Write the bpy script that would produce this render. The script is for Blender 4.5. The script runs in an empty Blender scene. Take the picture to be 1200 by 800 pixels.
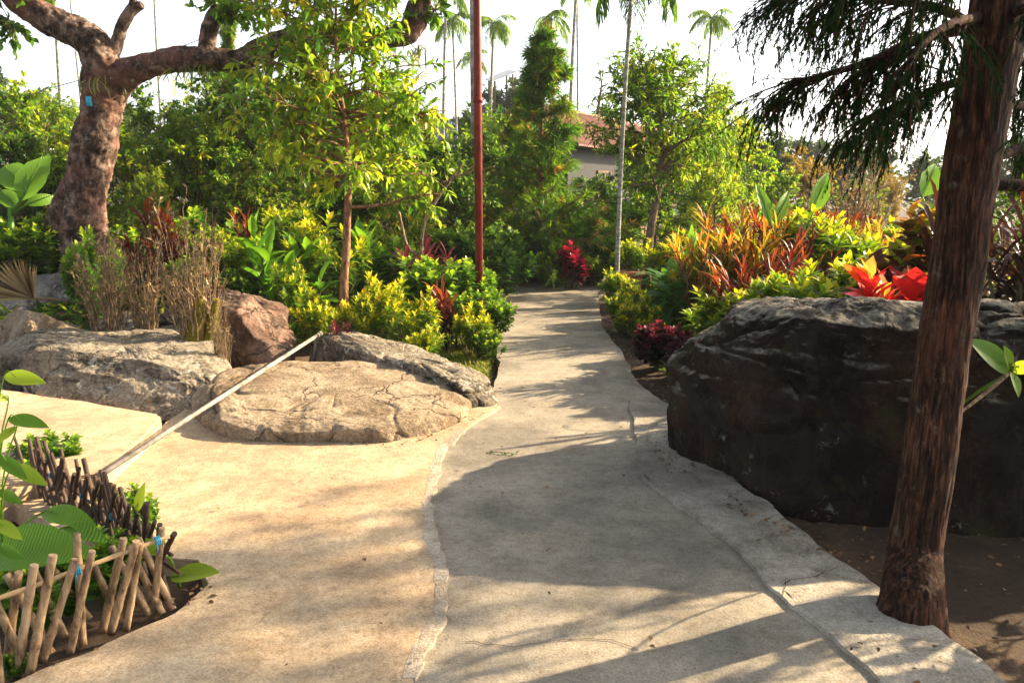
import bpy, bmesh, math, random
import numpy as np
from mathutils import Vector, Matrix, noise as mnoise
R = math.radians
SC = bpy.context.scene
COL = SC.collection
rng = np.random.default_rng(7)
random.seed(7)

# ------------------------------------------------------------------ camera, sky, sun, exposure
CAM_H, PITCH, F = 1.6, R(10.3), 28 / 36 * 1200
cam = bpy.data.objects.new('camera', bpy.data.cameras.new('camera'))
COL.objects.link(cam)
cam.location = (0, 0, CAM_H)
cam.rotation_euler = (math.pi / 2 - PITCH, 0, 0)
cam.data.lens = 28; cam.data.sensor_width = 36
cam.data.clip_end = 2000; cam.data.clip_start = 0.05
SC.camera = cam
SUN_AZ, SUN_EL = R(23), R(25.5)          # azimuth measured from +X towards +Y
world = bpy.data.worlds.new('World'); SC.world = world; world.use_nodes = True
wn = world.node_tree
sky = wn.nodes.new('ShaderNodeTexSky'); sky.sky_type = 'NISHITA'; sky.sun_disc = False
sky.sun_elevation = SUN_EL; sky.sun_rotation = math.pi / 2 - SUN_AZ
sky.air_density = 1.0; sky.dust_density = 4.0; sky.ozone_density = 1.0
hs = wn.nodes.new('ShaderNodeHueSaturation'); hs.inputs['Saturation'].default_value = 0.45
wn.links.new(sky.outputs[0], hs.inputs['Color'])
bg = wn.nodes['Background']; bg.inputs['Strength'].default_value = 0.064
# hazy white air low over the horizon, by direction of the sky
tc_ = wn.nodes.new('ShaderNodeTexCoord'); sx_ = wn.nodes.new('ShaderNodeSeparateXYZ'); wn.links.new(tc_.outputs['Generated'], sx_.inputs[0])
mr_ = wn.nodes.new('ShaderNodeMapRange'); mr_.inputs['From Min'].default_value = .22; mr_.inputs['From Max'].default_value = .50
mr_.inputs['To Min'].default_value = 2.2; mr_.inputs['To Max'].default_value = 1.0
wn.links.new(sx_.outputs['Z'], mr_.inputs['Value'])
vm_ = wn.nodes.new('ShaderNodeVectorMath'); vm_.operation = 'SCALE'
wn.links.new(hs.outputs[0], vm_.inputs[0]); wn.links.new(mr_.outputs[0], vm_.inputs['Scale'])
wn.links.new(vm_.outputs[0], bg.inputs['Color'])
sun = bpy.data.objects.new('sun', bpy.data.lights.new('sun', 'SUN'))
COL.objects.link(sun)
sun.data.energy = 5.0; sun.data.angle = R(0.6); sun.data.color = (1.0, 0.78, 0.49)
sd = Vector((math.cos(SUN_EL) * math.cos(SUN_AZ), math.cos(SUN_EL) * math.sin(SUN_AZ), math.sin(SUN_EL)))
sun.rotation_euler = sd.to_track_quat('Z', 'Y').to_euler()
SC.view_settings.view_transform = 'Standard'; SC.view_settings.look = 'None'
SC.view_settings.exposure = 1.96; SC.view_settings.gamma = 1.0
SC.render.engine = 'CYCLES'
SC.cycles.use_denoising = True
SC.cycles.max_bounces = 7; SC.cycles.diffuse_bounces = 4; SC.cycles.transmission_bounces = 5
SC.cycles.glossy_bounces = 2; SC.cycles.transparent_max_bounces = 6
SC.cycles.sample_clamp_indirect = 6

# ------------------------------------------------------------------ picture <-> place
CP, SP = math.cos(PITCH), math.sin(PITCH)
def ray(px, py):
    u, v = (px - 600) / F, (400 - py) / F
    return np.array([u, CP + v * SP, -SP + v * CP])
def G(px, py, z=0.0):                       # point of the plane z seen at a place of the photo
    d = ray(px, py); t = (z - CAM_H) / d[2]
    return np.array([d[0] * t, d[1] * t, z])
def at(px, py, Y):                          # point at distance Y seen there
    d = ray(px, py); t = Y / d[1]
    return np.array([d[0] * t, Y, CAM_H + d[2] * t])
def sstep(t):
    t = np.clip(t, 0, 1); return t * t * (3 - 2 * t)
def H(x, y):                                # lie of the land
    x = np.asarray(x, float); y = np.asarray(y, float)
    left = 0.5 * sstep((-x - 1.6) / 2.2) * sstep((y - 7.2) / 2.2)
    right = 0.22 * sstep((x - 1.6) / 1.2) * sstep((y - 5.5) / 1.5)
    return -0.05 + left + right
def base(px, Y, z=None):                    # where a thing at distance Y in that column stands
    x = 0.0
    for _ in range(4):
        zz = float(H(x, Y)) if z is None else z
        x = (px - 600) / F * (Y * CP + (CAM_H - zz) * SP)
    return np.array([x, Y, zz])
def height(px, Y, ytop):
    return at(px, ytop, Y)[2] - float(H(base(px, Y)[0], Y))

# ------------------------------------------------------------------ object helpers
def tag(o, label=None, cat=None, group=None, kind=None):
    if label: o['label'] = label
    if cat: o['category'] = cat
    if group: o['group'] = group
    if kind: o['kind'] = kind
    return o
def empty(name, loc=(0, 0, 0), rz=0.0, scale=1.0):
    o = bpy.data.objects.new(name, None); COL.objects.link(o)
    o.empty_display_size = 0.1
    o.location = [float(v) for v in loc]; o.rotation_euler = (0, 0, rz)
    o.scale = (scale,) * 3 if np.isscalar(scale) else scale
    return o
def copy_tree(o, parent=None):
    c = o.copy(); COL.objects.link(c); c.parent = parent
    for ch in [q for q in bpy.data.objects if q.parent == o]:
        copy_tree(ch, c)
    return c

class MB:
    """collects vertices and polygons as arrays, links them as one mesh object"""
    def __init__(s):
        s.v, s.l, s.c, s.t, s.m, s.n, s.sm = [], [], [], [], [], 0, []
    def add(s, verts, faces, tone=None, mat=0, smooth=True):
        verts = np.asarray(verts, float).reshape(-1, 3); faces = np.asarray(faces, int)
        s.v.append(verts); s.l.append((faces + s.n).ravel())
        nf, k = faces.shape
        s.c.append(np.full(nf, k)); s.m.append(np.full(nf, mat)); s.sm.append(np.full(nf, smooth))
        s.t.append(np.full(len(verts), 0.5) if tone is None else np.broadcast_to(np.asarray(tone, float), (len(verts),)))
        s.n += len(verts)
    def tubes(s, P, Rad, n=5, tone=None, mat=0, cap=True):
        P = np.asarray(P, float); Rad = np.asarray(Rad, float)
        if P.ndim == 2: P = P[None]; Rad = Rad[None]
        N, k, _ = P.shape
        T = np.gradient(P, axis=1); T /= np.linalg.norm(T, axis=2, keepdims=True) + 1e-9
        ref = np.where(np.abs(T[:, :1, 2:3]) > 0.8, np.array([1.0, 0, 0]), np.array([0, 0, 1.0]))
        A = np.cross(T, np.broadcast_to(ref, T.shape)); A /= np.linalg.norm(A, axis=2, keepdims=True) + 1e-9
        B = np.cross(T, A)
        th = np.arange(n) / n * 2 * math.pi
        V = P[:, :, None] + Rad[:, :, None, None] * (A[:, :, None] * np.cos(th)[None, None, :, None] + B[:, :, None] * np.sin(th)[None, None, :, None])
        i = np.arange(k - 1)[:, None] * n; j = np.arange(n)[None]
        q = np.stack([i + j, i + (j + 1) % n, i + n + (j + 1) % n, i + n + j], -1).reshape(-1, 4)
        Fc = (np.arange(N)[:, None, None] * (k * n) + q[None]).reshape(-1, 4)
        tt = None
        if tone is not None: tt = np.repeat(np.broadcast_to(np.asarray(tone, float), (N,)), k * n)
        s.add(V.reshape(-1, 3), Fc, tt, mat)
        if cap:
            # caps as fans of quads is overkill: close ends with polygons
            e = np.concatenate([np.arange(n)[::-1][None], (k - 1) * n + np.arange(n)[None]])
            Fe = (np.arange(N)[:, None, None] * (k * n) + e[None]).reshape(-1, n)
            s.l.append((Fe + s.n - N * k * n).ravel()); s.c.append(np.full(len(Fe), n))
            s.m.append(np.full(len(Fe), mat)); s.sm.append(np.full(len(Fe), False))
    def leaves(s, pos, dirs, size, tmpl, tone=None, width=1.0, up=None, mat=0, roll=None):
        TV, TF = tmpl
        pos = np.asarray(pos, float); N = len(pos)
        if N == 0: return
        Y = dirs / (np.linalg.norm(dirs, axis=1, keepdims=True) + 1e-9)
        U = np.tile([0, 0, 1.0], (N, 1)) if up is None else up
        if roll is not None: U = U + rng.normal(0, roll, (N, 3))
        X = np.cross(Y, U); nx = np.linalg.norm(X, axis=1, keepdims=True)
        X = np.where(nx < 1e-3, np.array([1.0, 0, 0]), X / (nx + 1e-9))
        Z = np.cross(X, Y)
        size = np.broadcast_to(np.asarray(size, float), (N,))[:, None, None]
        w = np.broadcast_to(np.asarray(width, float), (N,))[:, None, None]
        V = pos[:, None] + size * (w * TV[None, :, 0:1] * X[:, None] + TV[None, :, 1:2] * Y[:, None] + TV[None, :, 2:3] * Z[:, None])
        k = len(TV)
        for fl in TF:
            pass
        Fa = (np.arange(N)[:, None, None] * k + TF[None]).reshape(-1, TF.shape[1])
        tt = None if tone is None else np.repeat(np.broadcast_to(np.asarray(tone, float), (N,)), k)
        s.add(V.reshape(-1, 3), Fa, tt, mat)
    def mesh(s, name):
        me = bpy.data.meshes.new(name)
        v = np.concatenate(s.v); l = np.concatenate(s.l).astype(np.int32); c = np.concatenate(s.c).astype(np.int32)
        me.vertices.add(len(v)); me.vertices.foreach_set('co', v.astype(np.float32).ravel())
        me.loops.add(len(l)); me.loops.foreach_set('vertex_index', l)
        me.polygons.add(len(c))
        st = np.concatenate([[0], np.cumsum(c)[:-1]]).astype(np.int32)
        me.polygons.foreach_set('loop_start', st); me.polygons.foreach_set('loop_total', c)
        me.polygons.foreach_set('material_index', np.concatenate(s.m).astype(np.int32))
        me.polygons.foreach_set('use_smooth', np.concatenate(s.sm).astype(bool))
        a = me.attributes.new('tone', 'FLOAT', 'POINT'); a.data.foreach_set('value', np.concatenate(s.t).astype(np.float32))
        me.update(calc_edges=True)
        return me
    def build(s, name, mats, parent=None):
        me = s.mesh(name)
        for m in (mats if isinstance(mats, (list, tuple)) else [mats]): me.materials.append(m)
        o = bpy.data.objects.new(name, me); COL.objects.link(o); o.parent = parent
        return o

def leaf_t(w=0.28, nseg=3, fold=0.25, droop=0.2, peak=0.4, diamond=False):
    """leaf one unit long along +Y"""
    if diamond:
        V = np.array([[0, 0, 0], [w, peak, fold * w], [0, 1, -droop], [-w, peak, fold * w]], float)
        return V, np.array([[0, 1, 2], [0, 2, 3]])
    V = []
    for i in range(nseg + 1):
        t = i / nseg
        ww = w * (max(0.0, math.sin(math.pi * min(1, t ** (math.log(0.5) / math.log(peak))))) ** 0.8)
        if i == nseg: ww = 0.004
        if i == 0: ww = 0.02
        z = -droop * t * t; y = t * (1 - 0.25 * droop * t)
        V += [[-ww, y, z + fold * ww], [0, y, z], [ww, y, z + fold * ww]]
    Fq = []
    for i in range(nseg):
        b = i * 3
        Fq += [[b, b + 1, b + 4, b + 3], [b + 1, b + 2, b + 5, b + 4]]
    return np.array(V, float), np.array(Fq)
def strap_t(w=0.06, nseg=5, arch=0.5, fold=0.3):
    """long arching leaf"""
    V = []; y = z = 0.0; a = 0.0
    for i in range(nseg + 1):
        t = i / nseg
        ww = w * (0.55 + 0.9 * t * (1 - t) * 2) * (1 if t < 0.99 else 0.05)
        V += [[-ww, y, z + fold * ww], [0, y, z], [ww, y, z + fold * ww]]
        a -= arch * 2.0 / nseg * (0.4 + t)
        y += math.cos(a) / nseg; z += math.sin(a) / nseg
    Fq = []
    for i in range(nseg):
        b = i * 3
        Fq += [[b, b + 1, b + 4, b + 3], [b + 1, b + 2, b + 5, b + 4]]
    return np.array(V, float), np.array(Fq)
T_LANCE = leaf_t(0.17, 3, 0.35, 0.22, 0.42)
T_OVAL = leaf_t(0.30, 3, 0.3, 0.2, 0.45)
T_BROAD = leaf_t(0.36, 5, 0.25, 0.35, 0.4)
T_SM = leaf_t(0.27, diamond=True, fold=0.4, droop=0.15, peak=0.45)
T_NARROW = leaf_t(0.13, diamond=True, fold=0.4, droop=0.15, peak=0.4)
T_NEEDLE = leaf_t(0.045, diamond=True, fold=0.2, droop=0.12, peak=0.35)
T_STRAP = strap_t(0.07, 5, 0.45); T_STRAP2 = strap_t(0.055, 5, 0.9); T_STRAP3 = strap_t(0.06, 4, 0.12)

def unit(v): return v / (np.linalg.norm(v, axis=-1, keepdims=True) + 1e-9)
def rot_to(px):  # unused marker for readability
    return px

# ------------------------------------------------------------------ materials
def new_mat(name):
    m = bpy.data.materials.new(name); m.use_nodes = True
    nt = m.node_tree; nt.nodes.clear()
    out = nt.nodes.new('ShaderNodeOutputMaterial')
    return m, nt, out
def N(nt, typ, **kw):
    n = nt.nodes.new(typ)
    for k, v in kw.items():
        if hasattr(n, k): setattr(n, k, v)
        else: n.inputs[k].default_value = v
    return n
def ramp(nt, fac, stops, interp='LINEAR'):
    r = nt.nodes.new('ShaderNodeValToRGB'); r.color_ramp.interpolation = interp
    e = r.color_ramp.elements
    while len(e) > 1: e.remove(e[-1])
    e[0].position = stops[0][0]; e[0].color = (*stops[0][1], 1)
    for p, c in stops[1:]:
        q = e.new(p); q.color = (*c, 1)
    nt.links.new(fac, r.inputs[0]); return r.outputs[0]
def noise(nt, scale, detail=4, rough=0.6, coord=None, dist=0.0):
    n = nt.nodes.new('ShaderNodeTexNoise'); n.inputs['Scale'].default_value = scale
    n.inputs['Detail'].default_value = detail; n.inputs['Roughness'].default_value = rough; n.inputs['Distortion'].default_value = dist
    if coord is not None: nt.links.new(coord, n.inputs['Vector'])
    return n.outputs['Fac']
def mix(nt, fac, a, b, typ='MIX'):
    m = nt.nodes.new('ShaderNodeMix'); m.data_type = 'RGBA'; m.blend_type = typ
    for s, v in ((m.inputs[0], fac), (m.inputs[6], a), (m.inputs[7], b)):
        if isinstance(v, (int, float)): s.default_value = v
        elif isinstance(v, tuple): s.default_value = (*v, 1)
        else: nt.links.new(v, s)
    return m.outputs[2]
def math_n(nt, op, a, b=0.0):
    m = nt.nodes.new('ShaderNodeMath'); m.operation = op
    for s, v in ((m.inputs[0], a), (m.inputs[1], b)):
        if isinstance(v, (int, float)): s.default_value = v
        else: nt.links.new(v, s)
    return m.outputs[0]
def obj_coord(nt, world=False):
    if world:
        return nt.nodes.new('ShaderNodeNewGeometry').outputs['Position']
    return nt.nodes.new('ShaderNodeTexCoord').outputs['Object']

def leaf_mat(name, stops, transl=0.5, rough=0.42, var=0.35, tcol=(1.25, 1.25, 0.7), spec=.35, veins=False):
    m, nt, out = new_mat(name)
    geo = nt.nodes.new('ShaderNodeNewGeometry')
    at_ = nt.nodes.new('ShaderNodeAttribute'); at_.attribute_name = 'tone'
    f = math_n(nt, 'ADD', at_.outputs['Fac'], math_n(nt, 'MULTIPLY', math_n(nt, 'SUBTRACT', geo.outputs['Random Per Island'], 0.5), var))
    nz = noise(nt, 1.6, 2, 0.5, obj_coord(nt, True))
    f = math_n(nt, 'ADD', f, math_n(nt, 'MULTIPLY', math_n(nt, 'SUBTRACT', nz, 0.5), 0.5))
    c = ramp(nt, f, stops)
    p = N(nt, 'ShaderNodeBsdfPrincipled', Roughness=rough); nt.links.new(c, p.inputs['Base Color'])
    p.inputs['Specular IOR Level'].default_value = spec
    t = nt.nodes.new('ShaderNodeBsdfTranslucent')
    if veins:
        wv = nt.nodes.new('ShaderNodeTexWave'); wv.inputs['Scale'].default_value = 22; wv.inputs['Distortion'].default_value = 1.5
        nt.links.new(obj_coord(nt), wv.inputs['Vector']); bp = nt.nodes.new('ShaderNodeBump'); bp.inputs['Strength'].default_value = .3; bp.inputs['Distance'].default_value = .01
        nt.links.new(wv.outputs['Fac'], bp.inputs['Height']); nt.links.new(bp.outputs[0], p.inputs['Normal']); nt.links.new(bp.outputs[0], t.inputs['Normal'])
        c = mix(nt, .12, c, ramp(nt, wv.outputs['Fac'], [(.0, (.6, .7, .5)), (.4, (1, 1, 1))]), 'MULTIPLY'); nt.links.new(c, p.inputs['Base Color'])
    nt.links.new(mix(nt, 1.0, c, tcol, 'MULTIPLY'), t.inputs['Color'])
    mx = nt.nodes.new('ShaderNodeMixShader'); mx.inputs[0].default_value = transl
    nt.links.new(p.outputs[0], mx.inputs[1]); nt.links.new(t.outputs[0], mx.inputs[2])
    nt.links.new(mx.outputs[0], out.inputs[0])
    return m
M = {}
M['young'] = leaf_mat('young_leaf', [(0, (.05, .14, .015)), (.5, (.17, .29, .02)), (.85, (.38, .45, .025)), (1, (.48, .38, .03))], .55)
M['green'] = leaf_mat('green_leaf', [(0, (.03, .09, .012)), (.5, (.10, .21, .018)), (.85, (.30, .39, .025)), (1, (.45, .45, .04))], .6)
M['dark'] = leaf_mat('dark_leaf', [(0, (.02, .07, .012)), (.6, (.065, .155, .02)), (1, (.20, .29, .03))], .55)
M['far'] = leaf_mat('far_leaf', [(0, (.02, .055, .018)), (.6, (.05, .11, .03)), (1, (.12, .18, .04))], .4)
M['fargold'] = leaf_mat('golden_leaf', [(0, (.14, .13, .02)), (.6, (.32, .22, .03)), (1, (.42, .26, .05))], .45)
M['yellow'] = leaf_mat('yellow_croton', [(0, (.05, .13, .012)), (.4, (.17, .27, .015)), (.7, (.62, .55, .02)), (1, (.80, .58, .03))], .5, var=.3)
M['lime'] = leaf_mat('lime_leaf', [(0, (.04, .12, .012)), (.5, (.12, .26, .02)), (1, (.42, .52, .04))], .5)
M['conifer'] = leaf_mat('conifer_needle', [(0, (.025, .075, .012)), (.5, (.08, .19, .015)), (.92, (.18, .30, .02)), (.98, (.34, .16, .03)), (1, (.32, .13, .03))], .5, var=.25)
M['cedar'] = leaf_mat('cedar_needle', [(0, (.007, .020, .006)), (.6, (.016, .045, .010)), (.9, (.04, .06, .014)), (1, (.09, .035, .015))], .45, var=.4, rough=.75, spec=.1)
M['redspike'] = leaf_mat('red_spike_leaf', [(0, (.018, .012, .008)), (.4, (.05, .012, .011)), (.8, (.12, .018, .014)), (1, (.22, .07, .02))], .5, tcol=(1.3, .9, .7))
M['purple'] = leaf_mat('purple_leaf', [(0, (.025, .012, .016)), (.5, (.06, .015, .022)), (1, (.15, .028, .04))], .4, tcol=(1.3, .8, .9))
M['sunset'] = leaf_mat('orange_croton', [(0, (.04, .07, .012)), (.2, (.10, .02, .012)), (.36, (.09, .15, .015)), (.5, (.16, .03, .015)), (.62, (.15, .27, .02)), (.80, (.34, .40, .03)), (.93, (.40, .10, .02)), (1, (.58, .30, .03))], .55, var=1.1, tcol=(1.3, 1.0, .6))
M['flame'] = leaf_mat('flame_leaf', [(0, (.30, .010, .02)), (.45, (.65, .03, .025)), (.62, (.72, .14, .03)), (.85, (.80, .42, .07)), (1, (.55, .50, .06))], .5, var=.5, tcol=(1.3, 1.0, .8))
M['dracaena'] = leaf_mat('dark_strap_leaf', [(0, (.012, .016, .008)), (.5, (.03, .014, .012)), (1, (.07, .02, .014))], .2)
M['magenta'] = leaf_mat('magenta_leaf', [(0, (.05, .01, .015)), (.5, (.20, .012, .03)), (1, (.40, .025, .06))], .5, tcol=(1.3, .8, .9))
M['coleus'] = leaf_mat('coleus_leaf', [(0, (.02, .035, .012)), (.4, (.04, .018, .016)), (.75, (.085, .016, .024)), (1, (.17, .02, .04))], .45, tcol=(1.3, .9, .9))
M['banana'] = leaf_mat('banana_leaf', [(0, (.05, .17, .02)), (1, (.18, .36, .03))], .5, veins=True)
M['fern'] = leaf_mat('fern_leaf', [(0, (.02, .09, .02)), (1, (.07, .20, .03))], .4)
M['dry'] = leaf_mat('dry_leaf', [(0, (.10, .06, .03)), (.5, (.24, .16, .08)), (1, (.42, .33, .16))], .3, tcol=(1.1, 1, .8))
M['grass'] = leaf_mat('grass_blade', [(0, (.07, .14, .02)), (.5, (.18, .24, .03)), (1, (.45, .36, .09))], .4)
M['litter'] = leaf_mat('fallen_leaf', [(0, (.06, .03, .018)), (.5, (.16, .08, .035)), (1, (.30, .18, .07))], .2, tcol=(1.1, 1, .8))

def bark_mat(name, cols, scale=6, stretch=4.0, bump=0.6, patch=None, rough=0.9, furrow=False):
    m, nt, out = new_mat(name)
    co = obj_coord(nt)
    mp = nt.nodes.new('ShaderNodeMapping'); mp.inputs['Scale'].default_value = (stretch, stretch, 1)
    nt.links.new(co, mp.inputs[0])
    n1 = noise(nt, scale, 8, .7, mp.outputs[0], .4)
    c = ramp(nt, n1, [(.38, cols[0]), (.5, cols[1]), (.62, cols[2])])
    n2 = noise(nt, scale * .35, 5, .6, co)
    if patch:
        pf = ramp(nt, n2, [(.50, (0, 0, 0)), (.58, (1, 1, 1))])
        c = mix(nt, pf, c, mix(nt, .5, c, patch))
        n3 = noise(nt, scale * 1.3, 6, .7, co)
        c = mix(nt, ramp(nt, n3, [(.60, (0, 0, 0)), (.70, (.55, .55, .55))]), c, (.22, .20, .17) if furrow else (.42, .42, .38))
    if furrow:                                # long torn strips
        mp2 = nt.nodes.new('ShaderNodeMapping'); mp2.inputs['Scale'].default_value = (11, 11, .8); nt.links.new(co, mp2.inputs[0])
        nf = noise(nt, 5, 8, .75, mp2.outputs[0], .8)
        c = mix(nt, 1.0, c, ramp(nt, nf, [(.42, (.18, .16, .15)), (.50, (.9, .9, .9)), (.60, (1.5, 1.4, 1.3))]), 'MULTIPLY')
        n1 = math_n(nt, 'ADD', n1, nf)
    p = N(nt, 'ShaderNodeBsdfPrincipled', Roughness=rough); nt.links.new(c, p.inputs['Base Color']); p.inputs['Specular IOR Level'].default_value = .2
    b = nt.nodes.new('ShaderNodeBump'); b.inputs['Strength'].default_value = bump; b.inputs['Distance'].default_value = 0.03
    nt.links.new(n1, b.inputs['Height']); nt.links.new(b.outputs[0], p.inputs['Normal'])
    nt.links.new(p.outputs[0], out.inputs[0]); return m
M['bark_old'] = bark_mat('old_bark', [(.012, .008, .006), (.06, .036, .026), (.22, .155, .12)], 7, 1.3, 1.0, (.19, .085, .06))
M['bark_cedar'] = bark_mat('cedar_bark', [(.014, .007, .005), (.055, .023, .013), (.15, .07, .037)], 9, 6, 1.0, (.12, .045, .025), furrow=True)
M['bark'] = bark_mat('bark', [(.05, .032, .02), (.13, .085, .055), (.24, .17, .12)], 10, 3)
M['bark_red'] = bark_mat('red_brown_bark', [(.09, .04, .02), (.20, .10, .05), (.32, .2, .12)], 12, 3)
M['palm_bark'] = bark_mat('palm_bark', [(.13, .13, .10), (.24, .24, .20), (.38, .38, .33)], 8, .4)
M['twig'] = bark_mat('twig', [(.07, .042, .022), (.20, .135, .075), (.38, .29, .17)], 14, 3, .3)
M['stem'] = bark_mat('stem', [(.05, .05, .02), (.12, .10, .05), (.2, .16, .09)], 14, 3, .3)

def rock_mat(name, cols, lichen=(.55, .54, .48), lich=.6, moss=None, scale=2.2, dark=.5, top=None):
    m, nt, out = new_mat(name)
    co = obj_coord(nt, True)
    n1 = noise(nt, scale, 9, .68, co, .3)
    c = ramp(nt, n1, [(.38, cols[0]), (.5, cols[1]), (.60, cols[2])])
    n4 = noise(nt, 45, 6, .75, co)
    c = mix(nt, .75, c, ramp(nt, n4, [(.38, (.3, .3, .3)), (.58, (1.0, 1.0, 1.0))]), 'MULTIPLY')
    # dark weathering streaks and pale lichen
    n5 = noise(nt, scale * 1.7, 8, .75, co, 1.0)
    c = mix(nt, math_n(nt, 'MULTIPLY', ramp(nt, n5, [(.50, (0, 0, 0)), (.56, (1, 1, 1))]), dark), c, (.035, .032, .028))
    n2 = noise(nt, 7, 8, .75, co, .5)
    c = mix(nt, math_n(nt, 'MULTIPLY', ramp(nt, n2, [(lich, (0, 0, 0)), (lich + .05, (1, 1, 1))]), .8), c, lichen)
    if top:                                   # paler upward faces: lichen crust, on the dark boulder also painted-in sunlight
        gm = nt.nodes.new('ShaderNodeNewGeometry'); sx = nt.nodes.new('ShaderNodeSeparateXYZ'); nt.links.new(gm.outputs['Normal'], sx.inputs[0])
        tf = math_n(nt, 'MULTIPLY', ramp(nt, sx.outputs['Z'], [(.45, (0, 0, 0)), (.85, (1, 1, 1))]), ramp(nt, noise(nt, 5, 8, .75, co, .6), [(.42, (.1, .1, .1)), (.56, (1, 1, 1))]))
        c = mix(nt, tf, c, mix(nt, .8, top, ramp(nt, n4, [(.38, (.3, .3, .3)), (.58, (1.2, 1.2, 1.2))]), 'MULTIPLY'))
    if moss:
        n3 = noise(nt, 4, 5, .7, co)
        c = mix(nt, ramp(nt, n3, [(.58, (0, 0, 0)), (.68, (.8, .8, .8))]), c, moss)
    wob = nt.nodes.new('ShaderNodeVectorMath'); wob.operation = 'MULTIPLY_ADD'; nz_ = nt.nodes.new('ShaderNodeTexNoise'); nz_.inputs['Scale'].default_value = 3; nz_.inputs['Detail'].default_value = 6
    nt.links.new(co, nz_.inputs['Vector']); nt.links.new(nz_.outputs['Color'], wob.inputs[0]); wob.inputs[1].default_value = (.5, .5, .5); nt.links.new(co, wob.inputs[2])
    vo = nt.nodes.new('ShaderNodeTexVoronoi'); vo.feature = 'DISTANCE_TO_EDGE'; vo.inputs['Scale'].default_value = 1.6; nt.links.new(wob.outputs[0], vo.inputs['Vector'])
    ck = math_n(nt, 'MULTIPLY', ramp(nt, vo.outputs['Distance'], [(.0, (1, 1, 1)), (.018, (0, 0, 0))]), ramp(nt, noise(nt, 1.7, 3, .5, co), [(.47, (0, 0, 0)), (.54, (1, 1, 1))]))
    c = mix(nt, math_n(nt, 'MULTIPLY', ck, .6), c, (.02, .016, .012))
    p = N(nt, 'ShaderNodeBsdfPrincipled', Roughness=.92); nt.links.new(c, p.inputs['Base Color']); p.inputs['Specular IOR Level'].default_value = .15
    b = nt.nodes.new('ShaderNodeBump'); b.inputs['Strength'].default_value = 1.0; b.inputs['Distance'].default_value = 0.04
    nt.links.new(math_n(nt, 'ADD', n1, math_n(nt, 'ADD', math_n(nt, 'MULTIPLY', n4, .45), math_n(nt, 'SUBTRACT', math_n(nt, 'MULTIPLY', n2, .45), math_n(nt, 'MULTIPLY', ck, .6)))), b.inputs['Height'])
    nt.links.new(b.outputs[0], p.inputs['Normal'])
    nt.links.new(p.outputs[0], out.inputs[0]); return m
M['rock_tan'] = rock_mat('tan_rock', [(.22, .155, .10), (.37, .28, .19), (.46, .365, .255)], dark=.32, lich=.66)
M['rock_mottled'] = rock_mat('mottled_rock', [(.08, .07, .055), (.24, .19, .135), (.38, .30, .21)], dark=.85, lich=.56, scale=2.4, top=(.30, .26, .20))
M['rock_red'] = rock_mat('reddish_rock', [(.09, .052, .038), (.21, .125, .09), (.33, .215, .16)], dark=.6, lich=.64)
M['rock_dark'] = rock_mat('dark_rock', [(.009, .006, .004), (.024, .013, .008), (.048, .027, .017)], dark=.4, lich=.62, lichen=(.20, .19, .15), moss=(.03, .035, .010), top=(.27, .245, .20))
M['rock_grey'] = rock_mat('grey_rock', [(.12, .11, .10), (.26, .24, .22), (.36, .33, .30)], dark=.4, lich=.6)

def concrete_mat(name, c0, c1, c2, stain=(.16, .11, .07), stain_amt=.5, speck=.36, bump=.5):
    m, nt, out = new_mat(name)
    co = obj_coord(nt, True)
    n1 = noise(nt, 1.1, 6, .65, co, .2)
    c = ramp(nt, n1, [(.40, c0), (.5, c1), (.60, c2)])
    n2 = noise(nt, 5, 8, .75, co)
    c = mix(nt, .6, c, ramp(nt, n2, [(.38, (.62, .59, .55)), (.5, (.92, .91, .9)), (.6, (1.08, 1.08, 1.08))]), 'MULTIPLY')
    c = mix(nt, .6, c, ramp(nt, noise(nt, 24, 6, .8, co), [(.38, (.6, .57, .53)), (.52, (1, 1, 1))]), 'MULTIPLY')
    n3 = noise(nt, 110, 3, .7, co)
    c = mix(nt, speck, c, ramp(nt, n3, [(.38, (.25, .23, .21)), (.48, (.9, .9, .9)), (.6, (1.35, 1.35, 1.3))]), 'MULTIPLY')
    n4 = noise(nt, 2.3, 7, .8, co, .8)
    c = mix(nt, math_n(nt, 'MULTIPLY', ramp(nt, n4, [(.54, (0, 0, 0)), (.66, (1, 1, 1))]), stain_amt), c, stain)
    v = nt.nodes.new('ShaderNodeTexVoronoi'); v.inputs['Scale'].default_value = 38; nt.links.new(co, v.inputs['Vector'])
    pit = ramp(nt, v.outputs['Distance'], [(.06, (1, 1, 1)), (.16, (0, 0, 0))])
    c = mix(nt, math_n(nt, 'MULTIPLY', pit, .3), c, (.12, .10, .08))
    p = N(nt, 'ShaderNodeBsdfPrincipled', Roughness=.9); nt.links.new(c, p.inputs['Base Color'])
    p.inputs['Specular IOR Level'].default_value = .25
    b = nt.nodes.new('ShaderNodeBump'); b.inputs['Strength'].default_value = bump; b.inputs['Distance'].default_value = 0.008
    h = math_n(nt, 'ADD', math_n(nt, 'MULTIPLY', n3, .5), math_n(nt, 'ADD', math_n(nt, 'MULTIPLY', n2, 1.6), math_n(nt, 'MULTIPLY', noise(nt, 30, 4, .7, co), .9)))
    nt.links.new(h, b.inputs['Height']); nt.links.new(b.outputs[0], p.inputs['Normal'])
    nt.links.new(p.outputs[0], out.inputs[0]); return m
M['path'] = concrete_mat('path_concrete', (.20, .18, .15), (.28, .248, .20), (.34, .30, .24), stain_amt=.3)
M['apron'] = concrete_mat('apron_concrete', (.38, .275, .178), (.46, .345, .225), (.53, .41, .275), stain=(.28, .17, .09), stain_amt=.3)
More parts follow.
